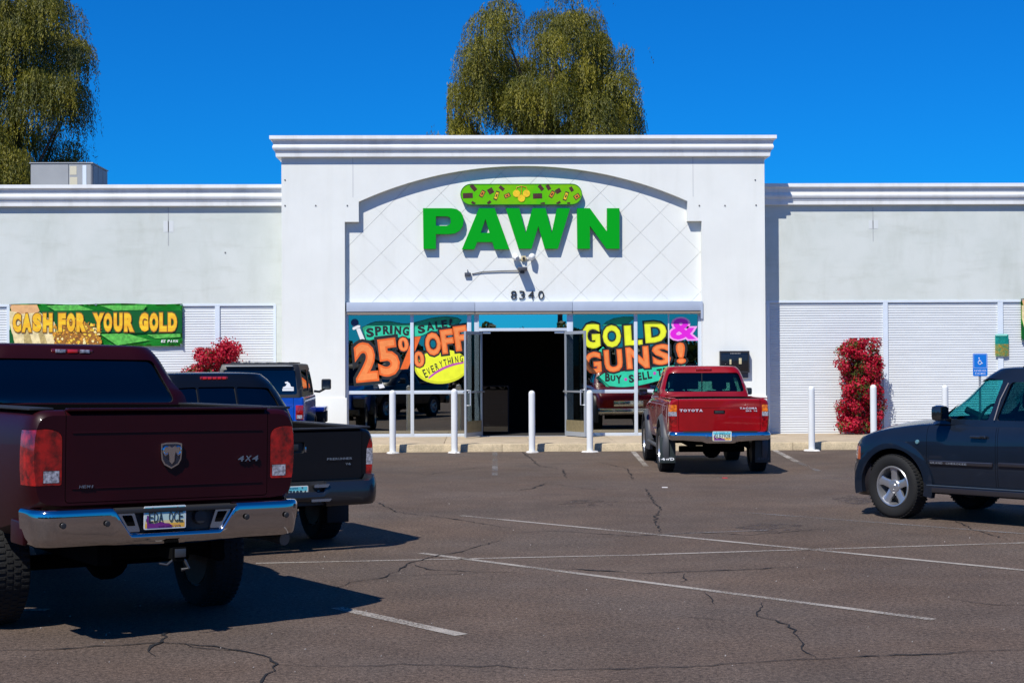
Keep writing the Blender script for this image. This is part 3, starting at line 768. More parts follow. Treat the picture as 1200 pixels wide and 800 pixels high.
def loft(sts, prof, xs, name, m):
    """sts: (x, zbottom, ztop, halfwidth, crown); prof: (fy, fz) from bottom centre to top edge; solid body"""
    S = list(zip(*sts)); bm = bmesh.new(); rings = []
    cols = [pchip(S[0], S[k], xs) for k in range(1, 5)]
    for x, zb, zt, W, cr in zip(xs, *cols):
        half = [(fy * W, zb + fz * (zt - zb)) for fy, fz in prof]
        yt = half[-1][0]; tops = [(yt * q, zt + cr * (1 - q * q)) for q in (.8, .55, .28, 0)]
        ring = [(y, z) for y, z in half + tops]
        full = ring + [(-y, z) for y, z in reversed(ring[1:-1])] if ring[0][0] == 0 else ring + [(-y, z) for y, z in reversed(ring[:-1])]
        rings.append([bm.verts.new((x, y, z)) for y, z in full])
    n = len(rings[0])
    for a, b in zip(rings, rings[1:]):
        for k in range(n): bm.faces.new((a[k], a[(k + 1) % n], b[(k + 1) % n], b[k]))
    bm.faces.new(rings[0]); bm.faces.new(rings[-1][::-1])
    return finish(name, bm, m)
def rring(xr, xf, wr, wf, rr, rf, seg=6, bow=0.):
    """rounded plan ring, counter-clockwise, starting rear right"""
    out = []
    for (cx, cy, r, a0) in ((xr, -wr, rr, 180), (xf, -wf, rf, 270), (xf, wf, rf, 0), (xr, wr, rr, 90)):
        sx = 1 if cx == xr else -1; sy = 1 if cy < 0 else -1
        for k in range(seg + 1):
            a = R(a0 + 90 * k / seg); out.append((cx + sx * r + r * math.cos(a), cy + sy * r + r * math.sin(a)))
    # subdivide the straight runs
    res = []; n = len(out)
    for i in range(n):
        p, q = out[i], out[(i + 1) % n]; res.append(p); L = math.hypot(q[0] - p[0], q[1] - p[1]); K_ = int(L / .22)
        for k in range(1, K_ + 1): t = k / (K_ + 1); res.append((p[0] * (1 - t) + q[0] * t, p[1] * (1 - t) + q[1] * t))
    return res
def green(levels, off, m, name='cab', down=0., crown=.04, nz=14, cap=True):
    """greenhouse; levels: (z, xr, xf, wr, wf, rr, rf)"""
    S = list(zip(*levels)); zs = np.linspace(S[0][0], S[0][-1], nz); cols = [pchip(S[0], S[k], zs) for k in range(1, 7)]
    bm = bmesh.new(); rings = []; m_ = None
    for i, z in enumerate(zs):
        xr, xf, wr, wf, rr, rf = [c[i] for c in cols]
        zz = z - (off * 1.0 if i == nz - 1 else off * i / (nz - 1)) - (down if i == 0 else 0)
        pts = rring(xr + off, xf - off, wr - off, wf - off, max(.01, rr - off * .4), max(.01, rf - off * .4))
        if m_ is None: m_ = len(pts)
        if len(pts) != m_: pts = resample(pts, m_)
        rings.append([bm.verts.new((x, y, zz)) for x, y in pts])
    # rounded shoulder and crown
    cx = (cols[0][-1] + cols[1][-1]) / 2; last = rings[-1]; base = [v.co.copy() for v in last]; z = base[0].z
    for s, dz in ((.985, .010), (.95, .020), (.85, .028), (.6, .036), (.3, .040)):
        rings.append([bm.verts.new((cx + (p.x - cx) * s, p.y * s, z + dz * crown / .04)) for p in base])
    n = m_
    for a, b in zip(rings, rings[1:]):
        for k in range(n): bm.faces.new((a[k], a[(k + 1) % n], b[(k + 1) % n], b[k]))
    bm.faces.new(rings[0]); bm.faces.new(rings[-1][::-1])
    return finish(name, bm, m)
def resample(pts, n):
    P_ = np.array(pts + [pts[0]]); d = np.r_[0, np.cumsum(np.hypot(*np.diff(P_, axis=0).T))]; t = np.linspace(0, d[-1], n, endpoint=False)
    return list(zip(np.interp(t, d, P_[:, 0]), np.interp(t, d, P_[:, 1])))
class Rig:
    def __init__(s, name, label, cat, loc, heading):
        # vehicle local frame: +x forward from the tail, +y left, z up
        s.root = thing(name, label, cat, loc, heading)
    def add(s, name, me, parent=None, ang=30, label=None):
        reshade(me, ang); return link(name, me, parent or s.root)
    def addbm(s, name, bm, m, parent=None, ang=30): return obj(name, bm, m, parent or s.root, ang)
def carve(body, poly, plane, a, b, gap=.004, cut_m=under):
    """returns (body with pocket, piece)"""
    piece = boolm(body, prism(inset(poly, gap), plane, a, b, cut_m), 'INTERSECT')
    body2 = boolm(body, prism(poly, plane, a, b, cut_m), 'DIFFERENCE')
    return body2, piece
def setmat(me, m):
    me.materials.clear(); me.materials.append(m)
    for p in me.polygons: p.material_index = 0
    return me
def sub(body, *cutters):
    for c in cutters: body = boolm(body, c, 'DIFFERENCE')
    return body
def cyl(x, z, r, y0, y1, m=under, n=40):
    bm = bmesh.new(); lathe(bm, [(r, y0), (r, y1)], n, 'Y', (x, 0, z)); return finish('cyl', bm, m)
def boxm(*a, m=under): return finish('b', box(*a), m)
_wh = {}
def wheel(rig, x, y, r, wid, side, rim='alloy', spokes=6, rr=.62, steer=0., rim_m=None, nm='wheel'):
    """side +1: outer face to +y"""
    key = (r, wid, rim, spokes, rr)
    if key not in _wh:
        bm = bmesh.new(); w = wid / 2; ri = r * rr
        lathe(bm, [(ri, -w * .8), (ri + .02, -w * .92), (r * .86, -w), (r * .95, -w * .92), (r * .992, -w * .74), (r, -w * .4), (r, w * .4), (r * .992, w * .74), (r * .95, w * .92), (r * .86, w), (ri + .02, w * .92), (ri, w * .8)], 56, 'Y', closed=True)
        # tread blocks
        for k in range(56):
            a0 = 2 * math.pi * (k + .5) / 56
            for yy, ww, ph in ((-w * .62, w * .2, 0), (-w * .2, w * .15, .5), (w * .2, w * .15, 0), (w * .62, w * .2, .5)):
                a = a0 + ph * 2 * math.pi / 56; n0 = len(bm.verts); bx(bm, -.0105, .0105, yy - ww, yy + ww, r - .004, r + .005); bm.verts.ensure_lookup_table()
                bmesh.ops.rotate(bm, verts=bm.verts[n0:], cent=(0, 0, 0), matrix=Matrix.Rotation(a, 3, 'Y'))
        ty = finish('tyre', bm, tyrem, 40)
        bm = bmesh.new(); yo = w * .72
        lathe(bm, [(ri + .002, w * .86), (ri - .008, w * .9), (ri - .022, w * .84), (ri - .03, yo * .6), (ri - .05, -w * .5), (ri + .002, -w * .8)], 48, 'Y', closed=False) if False else None
        prf = [(ri + .003, w * .80), (ri - .006, w * .88), (ri - .018, w * .86), (ri - .028, w * .5), (ri - .045, -w * .55), (ri - .03, -w * .6), (ri + .003, -w * .78)]
        lathe(bm, prf, 48, 'Y', closed=True)
        hub = .075
        for k in range(spokes):
            a = 2 * math.pi * k / spokes; n0 = len(bm.verts)
            wi, wo = (.05, .034) if spokes > 5 else (.062, .05)
            vs = []
            for (rad_, hw2, yy, th) in ((hub * .6, wi * .8, yo * .80, .05), ((ri + hub) / 2, (wi + wo) / 2 * .75, yo * .92, .04), (ri - .02, wo * 1.25, yo * 1.0, .04)):
                vs.append([bm.verts.new((sx * hw2, yy - (th if t else 0) - (.012 if abs(sx) > .5 and not t else 0), rad_)) for sx, t in ((-1, 1), (-1, 0), (0, 0), (1, 0), (1, 1))])
            for p_, q_ in zip(vs, vs[1:]):
                for j in range(5): bm.faces.new((p_[j], p_[(j + 1) % 5], q_[(j + 1) % 5], q_[j]))
            bm.faces.new(vs[0]); bm.faces.new(vs[-1][::-1]); bm.verts.ensure_lookup_table()
            bmesh.ops.rotate(bm, verts=bm.verts[n0:], cent=(0, 0, 0), matrix=Matrix.Rotation(a, 3, 'Y'))
        lathe(bm, [(.001, yo * 1.0), (.03, yo * .99), (.036, yo * .93), (.07, yo * .90), (.078, yo * .82), (.078, yo * .4)], 24, 'Y')
        rm = finish('rim', bm, mat('rim_silver', (.46, .47, .49), .28, metal=.75, coat=.4), 30)
        bm = bmesh.new(); lathe(bm, [(.001, -w * .1), (ri - .055, -w * .1), (ri - .012, -w * .80), (.001, -w * .84)], 32, 'Y'); br = finish('brake_disc', bm, mat('brake_dark', (.05, .048, .045), .6, metal=.4), 30)
        _wh[key] = (ty, rm, br)
    ty, rm, br = _wh[key]
    o = link(nm, rm, rig.root); o.location = (x, y, r); o.rotation_euler = (0, 0, (0 if side > 0 else math.pi) + steer)
    link('tyre', ty, o); link('brake_disc', br, o)
    return o
def flare(x, zc, r_in, w, Y, m, rig, a0=-14, a1=194, out=.035, nm='fender_flare', zmin=None):
    bm = bmesh.new(); sec = [(r_in - .005, -.06), (r_in - .005, out), (r_in + w * .35, out), (r_in + w, .012), (r_in + w, -.06)]; rings = []
    s = 1 if Y > 0 else -1; n = 28
    for k in range(n + 1):
        a = R(a0 + (a1 - a0) * k / n); rings.append([bm.verts.new((x + q * math.cos(a), Y + s * o_, zc + q * math.sin(a))) for q, o_ in sec])
    for p_, q_ in zip(rings, rings[1:]):
        for j in range(len(sec)): bm.faces.new((p_[j], p_[(j + 1) % len(sec)], q_[(j + 1) % len(sec)], q_[j]))
    bm.faces.new(rings[0]); bm.faces.new(rings[-1][::-1])
    return rig.addbm(nm, bm, m, ang=50)
def text_rear(rig, parent, txt, yc, zc, h, x, m, wchar=None, gapf=1.0, off=.01, depth=.003, name='badge_lettering', slant=0., widths=None):
    """lettering standing in the rear plane (faces -x). read left to right from behind: +y is left"""
    bm = bmesh.new(); w = wchar or h * .62; n = len(txt); tot = n * w * gapf; u = -tot / 2
    for ch in txt:
        if ch != ' ': add_glyph(bm, ch, (u + w * gapf / 2, zc), w * (.35 if ch in 'I1' else .86), h, 0, [(off, 0)], 0, slant, ext=depth, fit=off)
        u += w * gapf
    for v in bm.verts: v.co = Vector((x + v.co.y, yc - v.co.x, v.co.z))
    return rig.addbm(name, bm, m, parent, 20)
def plate(rig, x, yc, zc, txt, tilt=0., bw=.305, bh=.152):
    pm = mats_plate()
    bm = bmesh.new(); vs = []
    me = prism(rnd([(yc - bw / 2, zc - bh / 2), (yc + bw / 2, zc - bh / 2), (yc + bw / 2, zc + bh / 2), (yc - bw / 2, zc + bh / 2)], .012), 'yz', x - .003, x, pm[0])
    p = link('licence_plate', me, rig.root)
    def band(name, z0, z1, m, dx=.0035, y0=None, y1=None):
        return rig.addbm(name, (lambda b: (b.faces.new([b.verts.new(q) for q in ((x - dx, yc + (y0 or bw / 2 - .008), z0), (x - dx, yc - (y1 or bw / 2 - .008), z0), (x - dx, yc - (y1 or bw / 2 - .008), z1), (x - dx, yc + (y0 or bw / 2 - .008), z1))]), b)[-1])(bmesh.new()), m, p)
    zb, zt = zc - bh / 2 + .008, zc + bh / 2 - .008; H_ = zt - zb
    band('printed_sky', zb + H_ * .70, zt, pm[1]); band('printed_sky', zb + H_ * .36, zb + H_ * .70, pm[2]); band('printed_ground', zb, zb + H_ * .22, pm[3]); band('printed_ground', zb + H_ * .22, zb + H_ * .36, pm[4])
    bm = bmesh.new(); pr = [(.13, 0), (.13, .22), (.115, .30), (.10, .24), (.07, .20), (.03, .30), (.0, .22), (-.03, .2), (-.05, .1), (-.05, 0)]
    bm.faces.new([bm.verts.new((x - .0045, yc + a, zb + b * H_)) for a, b in pr]); rig.addbm('printed_mountains', bm, pm[5], p)
    bm = bmesh.new(); 
    for a, b0, b1, w in ((.125, .22, .62, .006), (.133, .32, .46, .004), (.117, .38, .52, .004)): bm.faces.new([bm.verts.new(q) for q in ((x - .0048, yc + a - w, zb + b0 * H_), (x - .0048, yc + a + w, zb + b0 * H_), (x - .0048, yc + a + w, zb + b1 * H_), (x - .0048, yc + a - w, zb + b1 * H_))])
    rig.addbm('printed_cactus', bm, pm[5], p)
    text_rear(rig, p, txt, yc - .006, zc + .002, .066, x - .006, pm[6], wchar=.035, gapf=1.03, off=.0, depth=.001, name='plate_lettering')
    text_rear(rig, p, 'ARIZONA', yc, zt - .010, .012, x - .006, pm[7], wchar=.014, off=0, depth=.0005, name='plate_lettering')
    text_rear(rig, p, 'GRAND CANYON STATE', yc - .03, zb + .012, .009, x - .006, pm[5], wchar=.009, off=0, depth=.0005, name='plate_lettering')
    for a in (-.09, .09):
        bm = bmesh.new(); lathe(bm, [(.007, -.006), (.007, 0)], 10, 'X', (x - .001, yc + a, zt - .006)); rig.addbm('screw', bm, chrome2, p)
    return p
def mats_plate():
    return [mat('plate_white', (.72, .74, .74), .45), mat('plate_sky_blue', (.12, .52, .62), .45), mat('plate_pale_sky', (.52, .68, .62), .45), mat('plate_orange', (.80, .45, .06), .45), mat('plate_peach', (.75, .62, .3), .45),
            mat('plate_purple', (.17, .02, .20), .5), mat('plate_ink', (.015, .03, .035), .5), mat('plate_blue_ink', (.02, .07, .2), .5)]
def sheet_bumper(rig, x0, ys, top_fn, zb_fn, plan_fn, m, name='rear_bumper', cham=.022, thick=.10, bulge=.012, parent=None):
    """wrap-around bumper: columns along y; plan_fn(y)->x of the face; top_fn, zb_fn -> z"""
    bm = bmesh.new(); cols = []
    for y in ys:
        zt, zb = top_fn(y), zb_fn(y); x = plan_fn(y); h = zt - zb
        pr = [(x + thick, zb + .01), (x + .03, zb), (x + .008, zb + .012)]
        pr += [(x - bulge * math.sin(math.pi * t), zb + .012 + (h - .012 - cham) * t) for t in (.2, .4, .6, .8)]
        pr += [(x, zt - cham), (x + cham * .45, zt - cham * .35), (x + cham * 1.1, zt), (x + thick, zt)]
        cols.append([bm.verts.new((a, y, b)) for a, b in pr])
    for p_, q_ in zip(cols, cols[1:]):
        for j in range(len(p_)): bm.faces.new((p_[j], p_[(j + 1) % len(p_)], q_[(j + 1) % len(p_)], q_[j]))
    bm.faces.new(cols[0]); bm.faces.new(cols[-1][::-1])
    return rig.addbm(name, bm, m, parent, 40)
def wrap_cols(W, n=40, tail=10, depth=.28, r=.14):
    """plan curve of the bumper as (y, x): flat face with rounded corners and returns"""
    pts = []
    for k in range(tail + 1): a = math.pi / 2 * k / tail; pts.append((W - r + r * math.cos(a) , r - r * math.sin(a)))
    pts = [(W, depth)] + [(W, r + (depth - r) * .5)] + pts
    mid = np.linspace(W - r, -(W - r), n)[1:-1]
    return pts, mid
def bumper_path(rig, path, sect_fn, m, name, parent=None, ang=40):
    """path: list of (x,y, nx,ny) ; sect_fn(i,y)-> list of (out, z)"""
    bm = bmesh.new(); cols = []
    for (x, y, nx, ny) in path:
        cols.append([bm.verts.new((x + nx * o_, y + ny * o_, z)) for o_, z in sect_fn(y)])
    for p_, q_ in zip(cols, cols[1:]):
        n = len(p_)
        for j in range(n): bm.faces.new((p_[j], p_[(j + 1) % n], q_[(j + 1) % n], q_[j]))
    bm.faces.new(cols[0]); bm.faces.new(cols[-1][::-1])
    return rig.addbm(name, bm, m, parent, ang)
def ubend(x0, W, r, depth, n=60, bow=.0):
    P_ = []; 
    for d in np.linspace(depth, r, 4)[:-1]: P_.append((x0 + d, W, 0, 1))
    for k in range(9): a = math.pi / 2 * k / 8; P_.append((x0 + r - r * math.sin(a), W - r + r * math.cos(a), -math.sin(a), math.cos(a)))
    for y in np.linspace(W - r, -(W - r), n)[1:-1]: P_.append((x0 - bow * (1 - (y / W) ** 2), y, -1, 0))
    for k in range(9): a = math.pi / 2 * (1 - k / 8); P_.append((x0 + r - r * math.sin(a), -(W - r + r * math.cos(a)), -math.sin(a), -math.cos(a)))
    for d in np.linspace(r, depth, 4)[1:]: P_.append((x0 + d, -W, 0, -1))
    return P_
def chassis(rig, L, xr, xf, W, r):
    bm = bmesh.new()
    for s in (-1, 1): bx(bm, .12, L - .3, s * .42 - .05, s * .42 + .05, r + .08, r + .24)
    for x in (.3, 1.9, 3.0, L - .6): bx(bm, x - .06, x + .06, -.37, .37, r + .1, r + .2)
    rig.addbm('frame_rails', bm, under)
    bm = bmesh.new(); tube(bm, [(xr, -W + .2, r), (xr, W - .2, r)], .055, 10); lathe(bm, [(.02, -.16), (.14, -.1), (.16, 0), (.14, .1), (.02, .16)], 14, 'X', (xr, 0, r)); rig.addbm('rear_axle', bm, under)
    bm = bmesh.new(); tube(bm, [(xf, -W + .2, r), (xf, W - .2, r)], .06, 10); bx(bm, xf - .3, xf + .6, -.3, .3, r - .02, r + .3); rig.addbm('front_axle', bm, under)
    bm = bmesh.new(); tube(bm, [(.25, -.5, r + .08), (1.2, -.5, r + .12), (1.6, -.3, r), (3, -.3, r)], .04, 10); tube(bm, [(1.9, -.3, r), (2.6, -.3, r)], .1, 12); rig.addbm('exhaust_pipe', bm, under)
def mirror(rig, x, y, z, s, m, w=.2, h=.17, arm=.1):
    bm = bmesh.new(); bx(bm, x - .05, x + .06, *sorted((s * y + s * arm, s * y + s * (arm + w))), z, z + h, 0, .03); o = rig.addbm('side_mirror', bm, m)
    bm = bmesh.new(); a, b = sorted((s * y + s * (arm + .02), s * y + s * (arm + w - .02))); bx(bm, x - .054, x - .052, a, b, z + .02, z + h - .02); rig.addbm('mirror_glass', bm, mat('mirror_glass', (.2, .25, .28), .05, metal=1.), o)
    bm = bmesh.new(); tube(bm, [(x, s * (y - .03), z + h * .2), (x, s * (y + arm + .03), z + h * .3)], .022, 8); rig.addbm('mirror_arm', bm, blackp, o)
def seat(rig, x, y, zb, zt, w=.25):
    bm = bmesh.new(); bx(bm, x - .06, x + .08, y - w, y + w, zb, zt - .19, 0, .04); bx(bm, x - .04, x + .05, y - .13, y + .13, zt - .17, zt, 0, .035); bx(bm, x - .01, x + .01, y - .06, y + .06, zt - .2, zt - .16)
    rig.addbm('seat', bm, chm)
def steering(rig, x, y, z, tilt=25):
    bm = bmesh.new(); n = 24; c = Vector((x, y, z)); Rr = .19
    M_ = Matrix.Rotation(R(-tilt), 3, 'Y'); pts = [c + M_ @ Vector((0, Rr * math.cos(2 * math.pi * k / n), Rr * math.sin(2 * math.pi * k / n))) for k in range(n + 1)]
    tube(bm, pts, .017, 8)
    for a in (0, 180, 270): tube(bm, [c, c + M_ @ Vector((0, Rr * math.cos(R(a)), Rr * math.sin(R(a))))], .018, 6)
    tube(bm, [c, c + M_ @ Vector((.3, 0, 0))], .04, 8); rig.addbm('steering_wheel', bm, cabin)

def make_cab(rig, levels, bm_paint, side_windows, rear_window, wind_window, tint, sidetint=None, inner_off=.05, slider=False, nz=14, crown=.04, trim=True, name='cab'):
    shell = green(levels, 0, bm_paint, nz=nz, crown=crown)
    inner = green(levels, inner_off, cabin, down=.3, nz=nz, crown=crown)
    shell = boolm(shell, inner, 'DIFFERENCE')
    skin = boolm(green(levels, .012, tint, nz=nz, crown=crown), green(levels, .020, tint, down=.3, nz=nz, crown=crown), 'DIFFERENCE')
    sskin = skin
    panes = []
    xm = (levels[0][1] + levels[0][2]) / 2
    for wi_, poly in enumerate(side_windows):
        if isinstance(sidetint, list): stn = sidetint[min(wi_, len(sidetint) - 1)]
        else: stn = sidetint or tint
        for s in (1, -1):
            pr = lambda g, w0=.3: prism(inset(poly, g), 'xz', *sorted((s * .5, s * 1.4)), blackp)
            panes.append(('side_window', boolm(sskin, pr(-.004), 'INTERSECT'), stn)); shell = boolm(shell, pr(0), 'DIFFERENCE')
    for poly, a, b, nm in ((rear_window, levels[0][1] - .4, xm - .5, 'rear_window'), (wind_window, xm + .3, levels[0][2] + .5, 'windscreen')):
        if not poly: continue
        for pl in (poly if isinstance(poly[0], list) else [poly]):
            panes.append((nm, boolm(skin, prism(inset(pl, -.004), 'yz', a, b, blackp), 'INTERSECT'), tint)); shell = boolm(shell, prism(pl, 'yz', a, b, blackp), 'DIFFERENCE')
    cabo = rig.add(name, shell, ang=35)
    for nm, me, m in panes: rig.add(nm, setmat(me, m), cabo, 40)
    return cabo
def sym(pts): return pts + [(-y, z) for y, z in reversed(pts)]
PR = [(0, 0), (.80, 0), (.90, .015), (.955, .06), (.975, .14), (.99, .28), (1.0, .45), (1.0, .62), (.995, .75), (.985, .85), (.968, .92), (.945, .965), (.91, .99), (.87, 1.0)]
def Xs(L, step=.11, ends=(0, .012, .03, .06)):
    mid = list(np.arange(ends[-1] + step, L - ends[-1], step)); return list(ends) + mid + [L - e for e in reversed(ends)]

# ------------------------------------------------------------------ 1. dark maroon heavy pickup, nearest, lower left
def maroon_pickup():
    c0 = at(197, 560, 10.35); hd = R(90 + 35 - 1.3)
    rg = Rig('pickup_truck', 'dark maroon crew cab pickup with chrome bumper and ram head badge filling the lower left', 'pickup truck', (c0.x, 10.35, 0), hd)
    rg.root.scale = (1, .96, 1); rg.root.rotation_euler = (R(.8), 0, hd)
    pm = paint_mat('maroon_paint', (.019, .0001, .0015), .0, .45, coat=.12)
    W, L = 1.0, 5.85; zr = 1.515
    sts = [(0, .90, zr - .035, .955, .0), (.03, .88, zr - .008, .972, .004), (.08, .86, zr, .99, .006), (.4, .72, zr, 1.0, .006), (1.2, .60, zr, 1.005, .006), (2.0, .56, zr, 1.0, .006), (3.8, .52, zr - .02, 1.0, .02),
           (4.35, .52, zr - .05, .99, .06), (5.2, .56, 1.36, .985, .06), (5.7, .62, 1.24, .95, .05), (5.82, .68, 1.12, .90, .03), (5.85, .74, 1.02, .86, .02)]
    b = loft(sts, PR, Xs(L), 'body', pm)
    xr, xf, r = 1.18, 4.75, .405
    for x in (xr, xf):
        for s in (1, -1): b = sub(b, cyl(x, r + .05, .50, *sorted((s * .62, s * 1.2))))
    b = sub(b, prism([(-.8, .95), (.8, .95), (.8, 2), (-.8, 2)], 'yz', .075, 1.68, under), boxm(1.735, 1.75, -1.2, 1.2, .4, 2), boxm(1.84, 3.96, -.86, .86, .7, 1.8, m=cabin))
    # tail lamps (wrap the corner), tailgate
    lamps = []
    for s in (1, -1):
        poly = rnd([(s * .765, 1.03), (s * 1.1, 1.03), (s * 1.1, 1.38), (s * .86, 1.40), (s * .765, 1.37)], [.02, 0, 0, .06, .05])
        b, pc = carve(b, poly, 'yz', -.1, .17, .003); lamps.append((s, pc))
    tgp = rnd([(-.745, .915), (.745, .915), (.745, zr + .1), (-.745, zr + .1)], [.03, .03, 0, 0])
    b, tg = carve(b, tgp, 'yz', -.1, .09, .005)
    # doors
    doors = []
    for poly in (rnd([(2.85, .62), (3.90, .62), (3.96, .9), (3.96, zr + .2), (2.85, zr + .2)], .02), rnd([(1.86, 1.0), (1.94, .8), (1.94, .62), (2.83, .62), (2.83, zr + .2), (1.86, zr + .2)], .03)):
        for s in (1, -1): b, d = carve(b, poly, 'xz', *sorted((s * .9, s * 1.2)), .004); doors.append((d, s))
    body = rg.add('body', b)
    for d, s in doors:
        do = rg.add('door', d)
    for (x, s) in ((2.02, 1), (2.02, -1), (3.05, 1), (3.05, -1)):
        bm = bmesh.new(); bx(bm, x, x + .17, *sorted((s * 1.0, s * 1.035)), 1.2, 1.235, 0, .012); rg.addbm('door_handle', bm, chrome)
    tgo = rg.add('tailgate', tg)
    # tailgate relief: raised upper lip and pressed panel edges
    rg.addbm('tailgate_spoiler', box(-.012, .05, -.735, .735, zr - .006, zr + .012, .005), pm, tgo)
    rg.addbm('rail_cap', box(.08, 1.71, .80, .965, zr - .002, zr + .014, .006), blackp); rg.addbm('rail_cap', box(.08, 1.71, -.965, -.80, zr - .002, zr + .014, .006), blackp)
    rg.addbm('panel_crease', box(-.006, .004, -.70, .70, 1.365, 1.372, .002), pm, tgo); rg.addbm('panel_crease', box(-.006, .004, -.70, .70, 1.005, 1.012, .002), pm, tgo)
    for s, pc in lamps:
        # white reverse section low on the inner side
        a = sorted((s * .785, s * .89)); rv_ = boolm(pc, prism([(a[0], 1.05), (a[1], 1.05), (a[1], 1.125), (a[0], 1.125)], 'yz', -.1, .05, clr), 'INTERSECT')
        red = boolm(pc, prism([(a[0] - .003, 1.047), (a[1] + .003, 1.047), (a[1] + .003, 1.128), (a[0] - .003, 1.128)], 'yz', -.1, .05, under), 'DIFFERENCE')
        lo = rg.add('tail_lamp', setmat(red, redl)); rg.add('reverse_lamp', setmat(rv_, clr), lo)
        mat('lamp_red_bright', (.7, .02, .02), .1, coat=1.)
    # bumper: chrome, with a dropped middle holding the plate
    path = ubend(-.13, .985, .16, .34, 90)
    def top(y):
        a = abs(y); return .715 + (.885 - .715) * float(np.clip((a - .33) / .115, 0, 1)) ** 1.0 if a < .445 else .885
    def sect(y):
        zt = top(y); zb = .645 if abs(y) > .5 else .645 - .02 * (1 - (abs(y) / .5) ** 2); c = .028; h = zt - zb
        return [(-.10, zb + .02), (-.045, zb)] + [(-.030 * (1 - t) + .006 * math.sin(math.pi * t), zb + .006 + (h - .006 - c) * t) for t in (.04, .25, .5, .75, 1)] + [(-.004, zt - c * .6), (-.014, zt - c * .2), (-.024, zt), (-.10, zt)]
    bp = bumper_path(rg, path, sect, mat('chrome_bumper', (.50, .49, .50), .07, metal=1., bump=.04, bscale=3), 'rear_bumper')
    rg.addbm('step_pad', box(-.125, .02, -.80, .80, .855, .884, .006), blackp, bp).location.z = -.012
    rg.addbm('plate_recess', box(-.065, -.05, -.44, .44, .66, .87), blackp, bp)
    rg.addbm('plate_shelf', box(-.11, -.05, -.33, .33, .69, .706), chrome2, bp)
    for s in (1, -1):
        pl = prism(rnd([(s * .45, .85), (s * .30, .85), (s * .255, .72), (s * .36, .72)], .012), 'yz', -.10, -.05, chrome2); link('step_bezel', pl, bp)
        pl = prism(rnd([(s * .385, .83), (s * .315, .83), (s * .29, .76), (s * .345, .76)], .01), 'yz', -.104, -.099, under); link('step_hole', pl, bp)
    for y in (.80, .50, -.52, -.83):
        bm = bmesh.new(); lathe(bm, [(.0015, -.006), (.016, -.005), (.02, .004)], 16, 'X', (-.143, y, .785)); rg.addbm('parking_sensor', bm, blackp, bp)
    plate(rg, -.115, .055 + .03, .808, 'EDA OCE')
    bm = bmesh.new(); lathe(bm, [(.002, -.03), (.045, -.028), (.055, .0), (.055, .02)], 18, 'X', (-.07, -.19, .80)); rg.addbm('trailer_socket', bm, blackp, bp)
    # hitch
    bm = bmesh.new(); bx(bm, -.16, .3, -.04, .04, .53, .60); bx(bm, -.17, -.16, -.05, .05, .52, .61); rg.addbm('tow_hitch', bm, under)
    bm = bmesh.new(); bx(bm, -.178, -.171, -.045, .035, .545, .60, 0, .003); rg.addbm('hitch_cover', bm, mat('dull_steel', (.12, .12, .12), .45, metal=.8))
    bm = bmesh.new(); tube(bm, [(-.16, .04, .53), (-.17, .09, .50), (-.16, .14, .51)], .008, 6); tube(bm, [(-.16, -.04, .53), (-.17, -.07, .47), (-.16, -.02, .46)], .012, 6); rg.addbm('safety_chain', bm, _m['dull_steel'])
    # badge: shield with a ram head
    bz = 1.225; sh = [(0, -.105), (-.052, -.078), (-.072, -.045), (-.077, .0), (-.077, .062), (-.04, .07), (.04, .07), (.077, .062), (.077, .0), (.072, -.045), (.052, -.078)]
    ol = [(y, bz + z) for y, z in sh]; rim = prism(ol, 'yz', -.018, .004, chrome); bo = link('shield_badge', rim, rg.root)
    link('badge_field', prism(inset(ol, .010), 'yz', -.0195, -.017, mat('badge_blue_black', (.01, .015, .03), .15, coat=1.)), bo)
    head = [(0, -.075), (-.018, -.055), (-.02, -.02), (-.028, .008), (-.045, -.02), (-.056, -.012), (-.06, .018), (-.048, .042), (-.02, .046), (0, .036)]
    hd_ = [(y, bz + z) for y, z in head] + [(-y, bz + z) for y, z in head[::-1][1:-1]]
    bm = shape_bm([hd_], 0, .008)
    for v in bm.verts: v.co = Vector((-.026 + v.co.y, v.co.x, v.co.z))
    rg.addbm('ram_head_emblem', bm, chrome, bo)
    for s in (1, -1):
        bm = bmesh.new(); pts = [Vector((-.028, s * (.045 + .0 + .018 * math.cos(t)), bz + .016 + .026 * math.sin(t))) for t in np.linspace(2.2, -2.4, 12)]; tube(bm, pts, [.009 - .0005 * k for k in range(12)], 6); rg.addbm('horn_emblem', bm, chrome, bo)
    text_rear(rg, None, '4X4', -.585, 1.175, .038, -.012, chrome2, wchar=.055, gapf=1.02, off=.02, depth=.004, slant=.25)
    text_rear(rg, None, 'HEMI', .60, 1.02, .018, -.010, chrome2, wchar=.026, gapf=1.02, off=.02, depth=.002, slant=.25)
    # cab
    lv = [(zr - .06, 1.78, 4.18, .955, .955, .10, .22), (zr + .04, 1.79, 4.06, .945, .93, .12, .24), (1.72, 1.88, 3.68, .86, .84, .16, .26), (1.90, 1.96, 3.36, .77, .76, .18, .26), (1.955, 2.00, 3.26, .735, .72, .2, .26)]
    cabo = make_cab(rg, lv, pm, [rnd([(2.12, 1.56), (2.82, 1.56), (2.82, 1.86), (2.30, 1.86)], .04), rnd([(2.87, 1.56), (3.76, 1.55), (3.38, 1.86), (2.87, 1.86)], .04)],
                    rnd(sym([(-.80, 1.53), (-.735, 1.73), (-.675, 1.865)]), .05), rnd(sym([(-.8, 1.55), (-.62, 1.88)]), .05), tint_dark, crown=.035)
    bm = bmesh.new(); bx(bm, 1.965, 2.02, -.17, .17, 1.905, 1.945, 0, .012); o = rg.addbm('third_brake_light', bm, mat('lamp_red_dark', (.12, .003, .003), .15, coat=1.))
